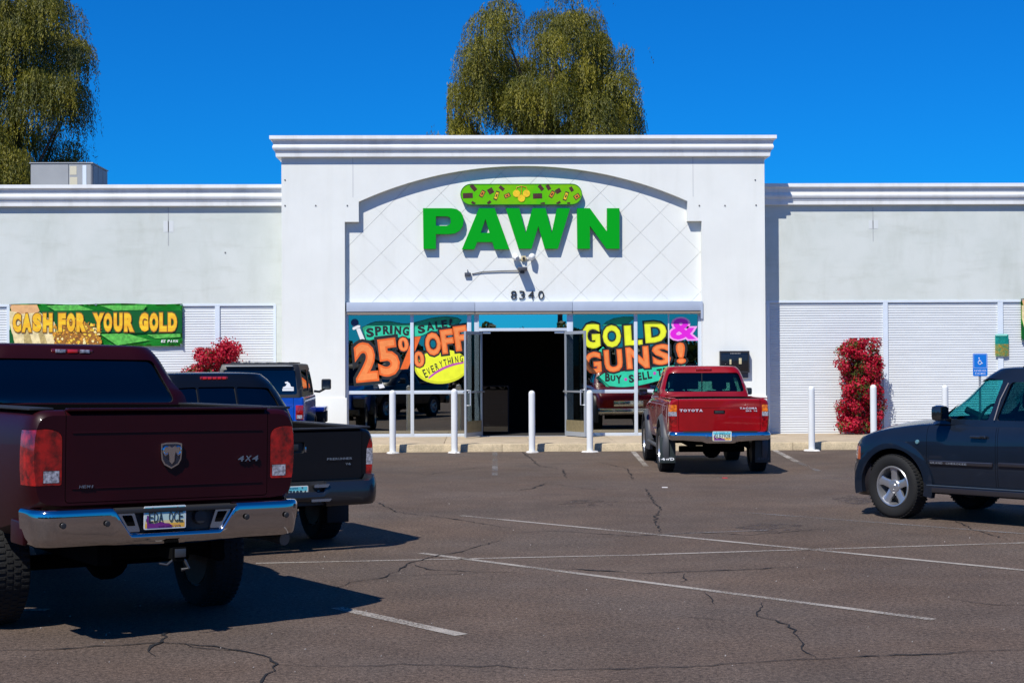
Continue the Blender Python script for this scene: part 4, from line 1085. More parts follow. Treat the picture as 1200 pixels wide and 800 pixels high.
    for y, m in ((.10, clr), (-.10, clr), (0, _m['lamp_red_bright'])): rg.addbm('lamp_cell', box(1.959, 1.966, y - .04, y + .04, 1.912, 1.938, .002), m, o)
    for s in (1, -1): mirror(rg, 3.70, .98, 1.5, s, blackp, .22, .27, .08)
    for x in (xr, xf):
        for s in (1, -1): wheel(rg, x, s * .83, r, .275, s, spokes=5)
    chassis(rg, L, xr, xf, .85, r)
    bm = bmesh.new(); bx(bm, .15, 1.7, -.36, .36, .55, .82); rg.addbm('spare_tyre_carrier', bm, under)
    bm = bmesh.new(); tube(bm, [(.02, -.9, .60), (.3, -.86, .62), (.9, -.62, .62)], .045, 12); rg.addbm('tail_pipe', bm, mat('dull_steel', (.12, .12, .12), .45, metal=.8))
    for s in (1, -1): rg.addbm('bumper_end_cap', box(.15, .42, *sorted((s * .93, s * .975)), .64, .80, .02), pm)
    # front end (seen only from other sides)
    rg.addbm('grille', box(L - .01, L + .03, -.5, .5, .86, 1.1, .01), chrome); rg.addbm('front_bumper', box(L - .12, L + .14, -.95, .95, .5, .74, .04), chrome)
    for s in (1, -1): rg.addbm('headlight', box(L - .12, L + .012, *sorted((s * .55, s * .88)), .92, 1.08, .02), clr)
    return rg

# ------------------------------------------------------------------ 2. black mid-size pickup behind it
def black_pickup():
    th = R(29.5); Yc = 15.3; right = at(437, 540, Yc); cx, cy = right.x - .90 * math.cos(th), Yc - .90 * math.sin(th)
    rg = Rig('pickup_truck', 'dark navy black pickup partly hidden behind the maroon truck, with its tailgate showing', 'pickup truck', (cx, cy, 0), R(90) + th - R(1.3))
    pm = paint_mat('black_blue_paint', (.0012, .002, .004), .0, .4, coat=.5)
    W, L = .93, 5.3; zr = 1.185
    sts = [(0, .62, zr - .03, .885, .0), (.03, .60, zr - .006, .905, .003), (.08, .56, zr, .92, .006), (.4, .5, zr, .935, .006), (1.2, .46, zr, .945, .006), (2.0, .42, zr, .93, .006), (3.6, .40, zr - .02, .93, .02),
           (4.1, .42, zr - .06, .93, .05), (4.8, .46, 1.04, .92, .05), (5.2, .5, .92, .86, .04), (5.3, .56, .80, .76, .02)]
    b = loft(sts, PR, Xs(L), 'body', pm); xr, xf, r = 1.10, 4.3, .37
    for x in (xr, xf):
        for s in (1, -1): b = sub(b, cyl(x, r + .03, .45, *sorted((s * .6, s * 1.2))))
    b = sub(b, prism([(-.76, .72), (.76, .72), (.76, 2), (-.76, 2)], 'yz', .07, 1.85, under), boxm(1.915, 1.93, -1.2, 1.2, .3, 2), boxm(2.05, 3.9, -.8, .8, .6, 1.5, m=cabin))
    lamps = []
    for s in (1, -1):
        poly = rnd([(s * .81, .72), (s * 1.1, .72), (s * 1.1, 1.09), (s * .86, 1.10), (s * .82, .98)], [.02, 0, 0, .04, .03]); b, pc = carve(b, poly, 'yz', -.1, .20, .003); lamps.append((s, pc))
    b, tg = carve(b, rnd([(-.775, .64), (.775, .64), (.775, zr + .1), (-.775, zr + .1)], [.03, .03, 0, 0]), 'yz', -.1, .08, .005)
    tg = sub(tg, prism(rnd([(-.17, .96), (.17, .96), (.17, 1.07), (-.17, 1.07)], .03), 'yz', -.1, .035, blackp))
    dl = []
    for poly in (rnd([(2.62, .5), (3.7, .5), (3.78, .8), (3.78, zr + .2), (2.62, zr + .2)], .03),):
        for s in (1, -1): b, d = carve(b, poly, 'xz', *sorted((s * .84, s * 1.1)), .004); dl.append(d)
    rg.add('body', b)
    for d in dl: rg.add('door', d)
    tgo = rg.add('tailgate', tg)
    rg.addbm('tailgate_handle', box(.004, .03, -.11, .11, .985, 1.05, .012), blackp, tgo)
    bm = bmesh.new(); bx(bm, -.004, .004, -.185, -.17, .97, 1.02, 0, .003); rg.addbm('handle_glint', bm, chrome2, tgo).name = 'handle_glint_chip'  # bright chip beside the handle, a glint built as a solid piece
    rg.addbm('tailgate_cap', box(-.008, .075, -.77, .77, zr - .002, zr + .016, .006), blackp, tgo)
    for s in (1, -1):
        rg.addbm('bed_rail_cap', box(.08, 1.9, *sorted((s * .76, s * .90)), zr - .002, zr + .018, .006), blackp)
    for s, pc in lamps:
        a = sorted((s * .70, s * 1.1)); mid = boolm(pc, prism([(a[0], .83), (a[1], .83), (a[1], .99), (a[0], .99)], 'yz', -.2, .3, clr), 'INTERSECT')
        rest = boolm(pc, prism([(a[0], .828), (a[1], .828), (a[1], .992), (a[0], .992)], 'yz', -.2, .3, redl), 'DIFFERENCE')
        lo = rg.add('tail_lamp', setmat(rest, redl)); rg.add('reverse_lamp', setmat(mid, clr), lo)
    path = ubend(-.15, .915, .2, .42, 50)
    def sect(y):
        a = abs(y); zt = .69 + .05 * float(np.clip((a - .80) / .08, 0, 1)); zb = .45; 
        if a < .33: zt = .60 - .0; zb = .50
        h = zt - zb
        return [(-.10, zb + .02), (-.02, zb)] + [(.015 * math.sin(math.pi * t), zb + .01 + (h - .03) * t) for t in (.05, .3, .6, .9)] + [(-.004, zt - .008), (-.03, zt), (-.10, zt)]
    bp = bumper_path(rg, path, sect, mat('dark_bumper_paint', (.014, .017, .023), .3, metal=.2, coat=.5), 'rear_bumper')
    rg.addbm('plate_recess', box(-.10, -.08, -.33, .33, .46, .69), blackp, bp)
    for s in (1, -1):
        link('step_bezel', prism(rnd([(s * .36, .665), (s * .20, .665), (s * .20, .635), (s * .34, .635)], .008), 'yz', -.17, -.10, chrome2), bp)
        link('step_bezel', prism(rnd([(s * .38, .525), (s * .17, .525), (s * .17, .50), (s * .36, .50)], .008), 'yz', -.172, -.10, chrome2), bp)
        bm = bmesh.new(); lathe(bm, [(.002, -.01), (.022, -.008), (.026, .01)], 14, 'X', (-.115, s * .26, .58)); rg.addbm('bumper_bolt', bm, chrome2, bp)
    plate(rg, -.125, .0, .58, 'AHZ0994')
    bm = bmesh.new(); bx(bm, -.12, .2, -.045, .045, .36, .44); rg.addbm('tow_hitch', bm, under)
    text_rear(rg, None, 'PRERUNNER', -.53, .895, .022, -.010, mat('badge_silver', (.35, .37, .4), .3, metal=.8), wchar=.030, off=.02, depth=.002)
    text_rear(rg, None, 'V6', -.62, .842, .022, -.010, _m['badge_silver'], wchar=.030, off=.02, depth=.002)
    lv = [(zr - .06, 1.95, 4.05, .87, .87, .12, .2), (zr + .03, 1.96, 3.92, .86, .85, .14, .22), (1.44, 2.06, 3.5, .79, .78, .2, .24), (1.63, 2.16, 3.2, .70, .70, .24, .24), (1.70, 2.24, 3.08, .64, .64, .24, .24)]
    make_cab(rg, lv, pm, [rnd([(2.3, 1.22), (2.62, 1.22), (2.62, 1.55), (2.42, 1.55)], .04), rnd([(2.68, 1.22), (3.6, 1.22), (3.18, 1.55), (2.68, 1.55)], .04)],
             [rnd([(-.72, 1.23), (-.67, 1.42), (-.60, 1.565), (-.225, 1.58), (-.225, 1.23)], .03), rnd([(-.205, 1.23), (-.205, 1.58), (.205, 1.58), (.205, 1.23)], .02), rnd([(.72, 1.23), (.67, 1.42), (.60, 1.565), (.225, 1.58), (.225, 1.23)], .03)],
             rnd(sym([(-.7, 1.24), (-.55, 1.56)]), .05), tint_dark, crown=.04)
    bm = bmesh.new(); bx(bm, 2.19, 2.30, -.155, .155, 1.655, 1.695, 0, .014); o = rg.addbm('third_brake_light', bm, redl)
    for k in range(5): rg.addbm('lamp_cell', box(2.183, 2.191, -.13 + k * .055, -.13 + k * .055 + .04, 1.662, 1.688, .002), _m['lamp_red_bright'], o)
    for s in (1, -1): mirror(rg, 3.55, .93, 1.2, s, blackp, .2, .17, .06)
    for x in (xr, xf):
        for s in (1, -1): wheel(rg, x, s * .79, r, .25, s, spokes=6)
    chassis(rg, L, xr, xf, .8, r)
    for s in (1, -1): rg.addbm('mud_flap', box(xr - .43, xr - .42, *sorted((s * .68, s * .92)), .2, .56, .003), rubber)
    rg.addbm('grille', box(L - .05, L + .01, -.4, .4, .62, .78, .01), chrome2); rg.addbm('front_bumper', box(L - .2, L + .06, -.85, .85, .36, .56, .05), pm)
    for s in (1, -1): rg.addbm('headlight', box(L - .2, L - .02, *sorted((s * .45, s * .78)), .66, .84, .03), clr)
    return rg

# ------------------------------------------------------------------ 3. red compact pickup by the door
def red_pickup():
    Yc = 24.9; c0 = at(843, 480, Yc)
    rg = Rig('pickup_truck', 'bright red extended cab pickup with grey fender flares parked in front of the window lettering', 'pickup truck', (c0.x, Yc, 0), R(90 - 1.3 - .2))
    pm = paint_mat('red_paint', (.25, .0006, .002), .0, .4); fm = mat('flare_grey', (.055, .058, .065), .5)
    W, L = .83, 5.0; zr = 1.24
    sts = [(0, .70, zr - .03, .79, .0), (.03, .68, zr - .006, .81, .003), (.08, .64, zr, .825, .006), (.4, .58, zr, .835, .006), (1.2, .54, zr, .84, .006), (2.0, .50, zr, .835, .006), (3.4, .48, zr - .03, .835, .02),
           (3.9, .5, zr - .07, .83, .05), (4.6, .54, 1.08, .82, .05), (4.9, .56, .98, .78, .04), (5.0, .62, .86, .70, .02)]
    b = loft(sts, PR, Xs(L), 'body', pm); xr, xf, r = 1.05, 4.12, .375
    for x in (xr, xf):
        for s in (1, -1): b = sub(b, cyl(x, r + .06, .46, *sorted((s * .55, s * 1.2))))
    b = sub(b, prism([(-.68, .78), (.68, .78), (.68, 2), (-.68, 2)], 'yz', .07, 1.82, under), boxm(1.885, 1.90, -1.2, 1.2, .3, 2), boxm(2.0, 3.7, -.72, .72, .7, 1.5, m=cabin))
    lamps = []
    for s in (1, -1):
        b, pc = carve(b, rnd([(s * .69, .79), (s * 1.0, .79), (s * 1.0, 1.15), (s * .69, 1.15)], [.02, 0, 0, .02]), 'yz', -.1, .13, .003); lamps.append((s, pc))
    b, tg = carve(b, rnd([(-.665, .715), (.665, .715), (.665, zr + .1), (-.665, zr + .1)], [.03, .03, 0, 0]), 'yz', -.1, .08, .006)
    tg = sub(tg, prism(rnd([(-.09, .995), (.09, .995), (.09, 1.055), (-.09, 1.055)], .01), 'yz', -.1, .03, blackp))
    dl = []
    for s in (1, -1): b, d = carve(b, rnd([(2.55, .58), (3.55, .58), (3.6, .8), (3.6, zr + .2), (2.55, zr + .2)], .03), 'xz', *sorted((s * .75, s * 1.1)), .004); dl.append(d)
    rg.add('body', b)
    for d in dl: rg.add('door', d)
    tgo = rg.add('tailgate', tg)
    rg.addbm('tailgate_handle', box(.0, .022, -.075, .075, 1.005, 1.045, .008), blackp, tgo)
    rg.addbm('panel_crease', box(-.005, .004, -.64, .64, 1.10, 1.108, .002), pm, tgo)
    for s in (1, -1):
        x = 2.7
        bm = bmesh.new(); bx(bm, x, x + .14, *sorted((s * .825, s * .86)), 1.02, 1.05, 0, .01); rg.addbm('door_handle', bm, blackp)
        rg.addbm('bed_rail', box(.08, 1.86, *sorted((s * .70, s * .80)), zr - .002, zr + .012, .005), pm)
    for s, pc in lamps:
        pcs = []
        for z0, z1, m, nm in ((1.035, 1.2, amb, 'turn_signal'), (.965, 1.032, clr, 'reverse_lamp'), (.7, .962, redl, 'tail_lamp')):
            a = sorted((s * .5, s * 1.1)); q = boolm(pc, prism([(a[0], z0), (a[1], z0), (a[1], z1), (a[0], z1)], 'yz', -.2, .3, m), 'INTERSECT'); pcs.append((nm, setmat(q, m)))
        lo = rg.add(pcs[2][0], pcs[2][1]); rg.add(pcs[0][0], pcs[0][1], lo); rg.add(pcs[1][0], pcs[1][1], lo)
    path = ubend(-.13, .83, .15, .36, 50)
    def sect(y):
        a = abs(y); zb = .575 - .02 * float(np.clip((.6 - a) / .25, 0, 1)) - .03 * float(np.clip((.30 - a) / .08, 0, 1)); zt = .71; h = zt - zb
        return [(-.10, zb + .02), (-.04, zb)] + [(-.016 * (1 - t) + .010 * math.sin(math.pi * t), zb + .01 + (h - .03) * t) for t in (.05, .3, .6, .9)] + [(-.012, zt - .012), (-.022, zt), (-.10, zt)]
    bp = bumper_path(rg, path, sect, chrome, 'rear_bumper')
    rg.addbm('step_pad', box(-.12, .02, -.6, .6, .700, .716, .004), blackp, bp)
    plate(rg, -.162, -.02, .645, 'SLE7928')
    for s in (1, -1): rg.addbm('plate_light', box(-.16, -.14, *sorted((s * .20, s * .25)), .60, .66, .004), chrome2, bp)
    text_rear(rg, None, 'TOYOTA', .46, 1.055, .042, -.008, mat('badge_white', (.62, .55, .62), .4), wchar=.064, off=.045, depth=.002)
    text_rear(rg, None, 'TACOMA', -.47, 1.088, .030, -.008, _m['badge_white'], wchar=.048, off=.04, depth=.002)
    text_rear(rg, None, 'SR5 V6', -.52, 1.045, .022, -.008, _m['badge_white'], wchar=.032, off=.02, depth=.002)
    lv = [(zr - .06, 1.93, 3.85, .79, .79, .10, .2), (zr + .03, 1.94, 3.74, .785, .78, .12, .22), (1.47, 2.01, 3.32, .735, .73, .16, .24), (1.70, 2.09, 2.98, .655, .65, .18, .24), (1.745, 2.13, 2.90, .62, .62, .2, .24)]
    make_cab(rg, lv, pm, [rnd([(2.14, 1.30), (2.5, 1.30), (2.5, 1.62), (2.26, 1.62)], .04), rnd([(2.56, 1.30), (3.42, 1.30), (2.98, 1.62), (2.56, 1.62)], .04)],
             rnd(sym([(-.70, 1.325), (-.66, 1.50), (-.61, 1.655)]), .05), rnd(sym([(-.68, 1.30), (-.55, 1.65)]), .05), tint_green, crown=.035)
    rg.addbm('window_seal', (lambda b: (bx(b, 2.03, 2.05, .03, .045, 1.33, 1.65),)and b)(bmesh.new()), blackp)
    bm = bmesh.new(); bx(bm, 2.075, 2.15, -.14, .14, 1.69, 1.735, 0, .01); rg.addbm('third_brake_light', bm, redl)
    for y in (.36, -.36): seat(rg, 2.75, y, .8, 1.52)
    steering(rg, 3.15, .36, 1.25)
    for s in (1, -1): mirror(rg, 3.42, .83, 1.24, s, blackp, .17, .13, .05)
    for x in (xr, xf):
        for s in (1, -1): wheel(rg, x, s * .77, r, .26, s, spokes=6); flare(x, r + .06, .455, .085, s * .835, fm, rg, -22, 202, .06)
    for s in (1, -1):
        o = rg.addbm('mud_flap', box(xr - .50, xr - .485, *sorted((s * .66, s * .92)), .17, .60, .004), mat('flap_dark', (.02, .03, .03), .5))
        text_rear(rg, o, '4WD', s * .79, .235, .045, xr - .503, sgw if s > 0 else _m['flare_grey'], wchar=.075, off=.03, depth=.001, name='flap_lettering')
        bm = bmesh.new(); tube(bm, [(1.62, s * .70, .42), (1.72, s * .86, .40), (3.5, s * .86, .40), (3.6, s * .70, .42)], .035, 10); rg.addbm('side_step', bm, fm)
    chassis(rg, L, xr, xf, .75, r)
    bm = bmesh.new(); lathe(bm, [(.12, -.1), (.33, -.11), (.35, 0), (.33, .1), (.12, .09)], 28, 'Z', (.50, 0, .66)); rg.addbm('spare_tyre', bm, tyrem)
    rg.addbm('grille', box(L - .04, L + .02, -.4, .4, .68, .84, .01), chrome); rg.addbm('front_bumper', box(L - .12, L + .12, -.82, .82, .46, .64, .04), chrome)
    for s in (1, -1): rg.addbm('headlight', box(L - .16, L - .01, *sorted((s * .42, s * .7)), .70, .86, .03), clr)
    return rg

# ------------------------------------------------------------------ 4. blue boxy off-roader behind the black pickup
def blue_offroader():
    Yc = 26.6; c0 = at(303, 470, Yc)
    rg = Rig('off_road_car', 'bright blue boxy off-roader with black hardtop parked beyond the black pickup', 'off-roader', (c0.x, Yc, 0), R(90 - 1.3 + 3))
    pm = paint_mat('blue_paint', (.004, .09, .55), .3, .3); ht = mat('hardtop_black', (.014, .015, .017), .5, bump=.1, bscale=120)
    L = 4.1; zr = 1.27
    PB = [(0, 0), (.9, 0), (.97, .02), (1.0, .06), (1.0, .3), (1.0, .55), (1.0, .8), (.995, .95), (.985, .985), (.96, 1.0)]
    sts = [(0, .60, zr - .02, .755, .0), (.03, .58, zr, .775, .0), (.1, .55, zr, .785, .0), (1.2, .52, zr, .79, 0), (2.7, .52, zr, .78, .0), (2.9, .55, zr - .03, .74, .02), (3.9, .6, 1.16, .60, .03), (4.05, .62, 1.13, .58, .02), (4.1, .66, 1.08, .56, .02)]
    b = loft(sts, PB, Xs(L), 'body', pm); xr, xf, r = .75, 3.3, .40
    for x in (xr, xf):
        for s in (1, -1): b = sub(b, cyl(x, r + .05, .48, *sorted((s * .50, s * 1.2))))
    b = sub(b, boxm(.12, 2.7, -.72, .72, .7, 1.5, m=cabin))
    b, tg = carve(b, rnd([(-.60, .70), (.60, .70), (.60, zr + .1), (-.60, zr + .1)], [.03, .03, 0, 0]), 'yz', -.1, .06, .006)
    dl = []
    for s in (1, -1): b, d = carve(b, rnd([(1.72, .66), (2.55, .66), (2.62, .8), (2.62, zr + .2), (1.62, zr + .2), (1.62, .78)], .05), 'xz', *sorted((s * .72, s * 1.1)), .006); dl.append(d)
    rg.add('body', b)
    for d in dl: rg.add('door', d)
    tgo = rg.add('tailgate', tg); rg.addbm('tailgate_crease', box(-.006, .004, -.57, .57, 1.11, 1.125, .003), pm, tgo)
    for s in (1, -1):
        o = rg.addbm('tail_lamp', box(-.07, .0, *sorted((s * .64, s * .775)), .88, 1.13, .012), redl); rg.addbm('reverse_lamp', box(-.074, -.069, *sorted((s * .66, s * .755)), .90, .96, .002), clr, o)
    lv = [(zr - .01, .0, 2.72, .745, .745, .06, .06), (zr + .15, .02, 2.64, .735, .73, .07, .07), (1.75, .10, 2.42, .69, .69, .08, .08), (1.83, .14, 2.34, .67, .67, .09, .09)]
    c = make_cab(rg, lv, ht, [rnd([(.30, 1.36), (1.5, 1.36), (1.5, 1.74), (.36, 1.74)], .05), rnd([(1.66, 1.32), (2.5, 1.32), (2.36, 1.74), (1.66, 1.74)], .03)],
             rnd(sym([(-.665, 1.315), (-.62, 1.745)]), .05), rnd(sym([(-.66, 1.34), (-.6, 1.73)]), .04), tint_dark, glass('grey_tint', (.25, .4, .4), .05), crown=.03, nz=9)
    rg.addbm('roof_lip', box(.06, .12, -.58, .58, 1.80, 1.815, .005), mat('lip_grey', (.35, .38, .4), .4))
    for k in range(6): bm = bmesh.new(); rg.addbm('roof_rib', box(.5 + k * .001, 2.2, -.5 + k * .2 - .03, -.5 + k * .2 + .03, 1.855, 1.875, .008), ht)
    # rear window sticker: small white dinosaur shape on a bar of letters
    st = [(-.05, 0), (.06, 0), (.06, .012), (.03, .02), (.02, .05), (-.005, .07), (-.03, .065), (-.028, .05), (-.01, .05), (-.02, .025), (-.05, .012)]
    def rear_shape(pts, y0, z0, x, m, nm, sc=1.7):
        bm = bmesh.new(); bm.faces.new([bm.verts.new((x + .16 * (z0 + q * sc - 1.31), y0 - p_ * sc, z0 + q * sc)) for p_, q in pts]); rg.addbm(nm, bm, m)
    rear_shape(st, -.50, 1.42, .003, mat('sticker_white', (.7, .72, .72), .5), 'window_sticker'); rear_shape([(-.055, -.025), (.06, -.025), (.06, -.004), (-.055, -.004)], -.50, 1.42, .003, _m['sticker_white'], 'window_sticker')
    bm = bmesh.new(); lathe(bm, [(.17, -.13), (.36, -.13), (.40, -.07), (.40, .07), (.36, .12), (.17, .12)], 36, 'X', (-.20, .02, .93), closed=True); sp = rg.addbm('spare_tyre', bm, tyrem)
    bm = bmesh.new(); lathe(bm, [(.001, -.06), (.17, -.08), (.2, -.1), (.2, .05)], 24, 'X', (-.20, .02, .93)); rg.addbm('spare_rim', bm, chrome2, sp)
    for s in (1, -1):
        bm = bmesh.new(); bx(bm, 2.48, 2.60, *sorted((s * .90, s * 1.08)), 1.36, 1.56, 0, .03); o = rg.addbm('side_mirror', bm, blackp)
        bm = bmesh.new(); bx(bm, 2.474, 2.479, *sorted((s * .92, s * 1.06)), 1.38, 1.54); rg.addbm('mirror_glass', bm, mat('mirror_glass', (.2, .25, .28), .05, metal=1.), o)
        bm = bmesh.new(); tube(bm, [(2.52, s * .76, 1.33), (2.54, s * .86, 1.32), (2.54, s * .97, 1.38)], .022, 8); rg.addbm('mirror_arm', bm, blackp, o)
        for x in (xr, xf):
            wheel(rg, x, s * .78, r, .26, s, spokes=5)
        # square fenders: front one blue topped
        rg.addbm('front_fender', box(2.88, 3.98, *sorted((s * .60, s * .93)), .93, 1.02, .03), pm)
        rg.addbm('front_fender', box(3.70, 4.0, *sorted((s * .62, s * .92)), .70, .94, .03), blackp); flare(xr, r + .05, .47, .07, s * .80, blackp, rg, 0, 180, .12)
        rg.addbm('headlight', box(4.08, 4.14, *sorted((s * .28, s * .48)), .82, 1.02, .04), clr)
    rg.addbm('rear_bumper', box(-.16, .0, -.78, .78, .48, .62, .02), blackp); rg.addbm('front_bumper', box(4.1, 4.3, -.8, .8, .5, .66, .02), blackp); rg.addbm('grille', box(4.1, 4.13, -.26, .26, .78, 1.06, .01), pm)
    chassis(rg, L, xr, xf, .75, r)
    return rg

# ------------------------------------------------------------------ 5. dark blue SUV at the right edge
def blue_suv():
    ALPHA = 48.0; Yw = 17.9; wp = at(1052, 570, Yw)   # front left wheel
    h = R(180 - ALPHA - 1.3); hx, hy = math.cos(h), math.sin(h); lx_, ly = -math.sin(h), math.cos(h)
    xr, xf, r, W, L = 1.05, 3.83, .37, .93, 4.57
    cx, cy = wp.x - hx * xf - lx_ * .83, Yw - hy * xf - ly * .83
    rg = Rig('suv', 'dark blue SUV seen from its front left side at the right edge of the photo', 'SUV', (cx, cy, 0), h)
    pm = paint_mat('navy_paint', (.009, .015, .027), .3, .36); lowm = mat('lower_cladding', (.020, .017, .019), .4, coat=.5)
    zr = 1.14
    sts = [(0, .50, .98, .82, .02), (.04, .42, 1.10, .86, .0), (.15, .36, zr + .02, .90, .0), (.6, .30, zr + .02, .925, .0), (2.0, .30, zr, .93, .0), (3.0, .30, zr - .02, .93, .03), (3.35, .30, 1.11, .925, .06), (3.9, .32, 1.05, .92, .08), (4.32, .34, .95, .86, .09), (4.44, .30, .88, .78, .08), (4.53, .34, .78, .66, .05), (4.57, .42, .68, .56, .02)]
    b = loft(sts, PR, Xs(L, .093), 'body', pm)
    for x in (xr, xf):
        for s in (1, -1): b = sub(b, cyl(x, r + .02, .435, *sorted((s * .55, s * 1.2)), n=48))
    b = sub(b, boxm(.3, 3.25, -.84, .84, .62, 1.6, m=cabin))
    dl = []
    for poly in (rnd([(2.50, .42), (3.34, .42), (3.38, .7), (3.38, zr + .1), (2.50, zr + .1)], .03), rnd([(1.42, .9), (1.55, .7), (1.62, .42), (2.48, .42), (2.48, zr + .1), (1.42, zr + .1)], .04)):
        for s in (1, -1): b, d = carve(b, poly, 'xz', *sorted((s * .80, s * 1.1)), .004); dl.append(d)
    hl = []
    for s in (1, -1):
        b, pc = carve(b, rnd([(s * .50, .66), (s * 1.0, .66), (s * 1.0, .80), (s * .5, .86)], .02), 'yz', 4.33, 4.9, .003); hl.append((s, pc))
    rg.add('body', b)
    for d in dl: rg.add('door', d)
    for s, pc in hl:
        q = sorted((s * .80, s * 1.1)); a_ = boolm(pc, prism([(q[0], .5), (q[1], .5), (q[1], 1), (q[0], 1)], 'yz', 4.2, 5, amb), 'INTERSECT'); c_ = boolm(pc, prism([(q[0], .5), (q[1], .5), (q[1], 1), (q[0], 1)], 'yz', 4.2, 5, clr), 'DIFFERENCE')
        o = rg.add('headlight', setmat(c_, clr)); rg.add('side_marker', setmat(a_, mat('marker_amber', (.45, .10, .03), .2, coat=1.)), o)
    # bumper cover wraps the nose
    P_ = [(p[0] * -1 + 0, p[1], -p[2], p[3]) for p in ubend(0, .87, .40, .42, 40, .10)]
    path = [(4.585 + x, y, nx, ny) for x, y, nx, ny in P_]
    def sect(y): return [(-.12, .25), (-.03, .24), (.0, .28), (.012, .42), (.012, .55), (.0, .62), (-.03, .64), (-.12, .64)]
    fb = bumper_path(rg, path, sect, lowm, 'front_bumper')
    P_ = [(p[0], p[1], p[2], p[3]) for p in ubend(-.06, .90, .30, .45, 40, .06)]
    bumper_path(rg, P_, sect, lowm, 'rear_bumper')
    rg.addbm('grille', box(4.51, 4.56, -.42, .42, .64, .76, .01), chrome)
    for s in (1, -1):
        Ys = s * .93
        rg.addbm('sill_cladding', box(xr + .46, xf - .42, *sorted((s * .86, s * .935)), .33, .405, .012), lowm)
        rg.addbm('sill_strip', box(xr + .50, xf - .46, *sorted((s * .93, s * .945)), .405, .42, .004), mat('sill_grey_blue', (.10, .13, .16), .3, metal=.6))
        rg.addbm('body_moulding', box(2.53, 3.33, *sorted((s * .925, s * .952)), .655, .70, .008), lowm); rg.addbm('moulding_strip', box(2.53, 3.33, *sorted((s * .951, s * .955)), .688, .697, .002), mat('moulding_shine', (.12, .13, .17), .25, metal=.7))
        rg.addbm('body_moulding', box(1.58, 2.46, *sorted((s * .925, s * .952)), .665, .71, .008), lowm)
        for x, fl_ in ((xr, 0), (xf, 1)):
            flare(x, r + .02, .430, .10, s * .922, pm, rg, -14, 194, .022)
            wheel(rg, x, s * .82, r, .245, s, spokes=5, rr=.64, steer=R(-7) if fl_ else 0, rim_m=chrome2)
        for x in (2.60, 1.60):
            bm = bmesh.new(); bx(bm, x, x + .20, *sorted((s * .93, s * .965)), .965, 1.0, 0, .014); bx(bm, x + .02, x + .07, *sorted((s * .966, s * .969)), .975, .992, 0, .0); rg.addbm('door_handle', bm, mat('handle_dark', (.04, .045, .055), .2, metal=.6, coat=1.))
        bm = bmesh.new(); lathe(bm, [(.001, s * .010), (.022, s * .008), (.026, -s * .01)], 16, 'Y', (3.50, s * .925, .90)); rg.addbm('round_badge', bm, mat('badge_teal', (.25, .5, .55), .2, metal=.6))
        bm = bmesh.new()
        for k, ch in enumerate('GRAND CHEROKEE'):
            if ch != ' ': add_glyph(bm, ch, (k * .034, .672), .026, .022, 0, [(.01, 0)], 0, ext=.001)
        for v in bm.verts:   # reads front to back on the left side, back to front on the right
            v.co = Vector((3.30 - v.co.x, .955 - v.co.y, v.co.z)) if s > 0 else Vector((2.84 + v.co.x, -.955 + v.co.y, v.co.z))
        rg.addbm('door_lettering', bm, mat('letter_dim', (.3, .32, .36), .4, metal=.5))
    lv = [(zr - .08, .18, 3.62, .90, .88, .14, .3), (zr + .01, .20, 3.42, .89, .87, .16, .3), (1.40, .34, 3.08, .80, .79, .18, .28), (1.65, .48, 2.84, .70, .69, .2, .26), (1.73, .56, 2.72, .66, .65, .2, .26)]
    make_cab(rg, lv, pm, [rnd([(3.24, 1.17), (2.62, 1.165), (2.52, 1.615), (2.74, 1.63), (2.91, 1.575)], [.02, .03, .03, .04, .05]), rnd([(2.52, 1.165), (1.5, 1.17), (1.46, 1.57), (2.42, 1.59)], .04), rnd([(1.40, 1.18), (.75, 1.22), (.78, 1.5), (1.36, 1.555)], .05)],
             rnd(sym([(-.7, 1.24), (-.6, 1.56)]), .05), rnd(sym([(-.735, 1.185), (-.56, 1.605)]), .04), tint_teal, [tint_teal, glass('privacy_glass', (.22, .30, .31), .0)], crown=.035, nz=14)
    for y in (.40, -.40): seat(rg, 2.36, y, .7, 1.46)
    bx_ = bmesh.new(); bx(bx_, 2.95, 3.35, -.8, .8, .95, 1.13, 0, .05); rg.addbm('dashboard', bx_, cabin)
    for y in (.40, -.40): seat(rg, 1.35, y, .7, 1.44)
    steering(rg, 2.90, .40, 1.15, 22)
    for s in (1, -1):
        bm = bmesh.new(); bx(bm, 3.06, 3.20, *sorted((s * .95, s * 1.12)), 1.15, 1.33, 0, .05); o = rg.addbm('side_mirror', bm, mat('mirror_shell', (.012, .014, .016), .15, coat=1.)); bm = bmesh.new(); bx(bm, 3.055, 3.061, *sorted((s * .97, s * 1.10)), 1.175, 1.305); rg.addbm('mirror_glass', bm, mat('mirror_glass', (.2, .25, .28), .05, metal=1.), o)
        bm = bmesh.new(); tube(bm, [(3.12, s * .86, 1.17), (3.12, s * .99, 1.19)], .03, 8); rg.addbm('mirror_arm', bm, blackp, o)
        bm = bmesh.new(); tube(bm, [(2.35, s * .58, 1.755), (2.05, s * .585, 1.80), (1.2, s * .585, 1.81), (.85, s * .58, 1.78), (.8, s * .58, 1.74)], [.012, .018, .018, .018, .012], 8); rg.addbm('roof_rail', bm, blackp)
        rg.addbm('tail_lamp', box(.02, .16, *sorted((s * .72, s * .90)), .82, 1.14, .03), redl)
        bm = bmesh.new(); tube(bm, [(2.535, s * .890, 1.17), (2.50, s * .815, 1.40), (2.44, s * .745, 1.58)], .006, 6); rg.addbm('door_edge', bm, mat('door_edge_pale', (.22, .2, .2), .5))  # thin pale grey line along the rear edge of the front door window
    chassis(rg, L, xr, xf, .8, r)
    return rg
for fn in (maroon_pickup, black_pickup, red_pickup, blue_offroader, blue_suv): fn()
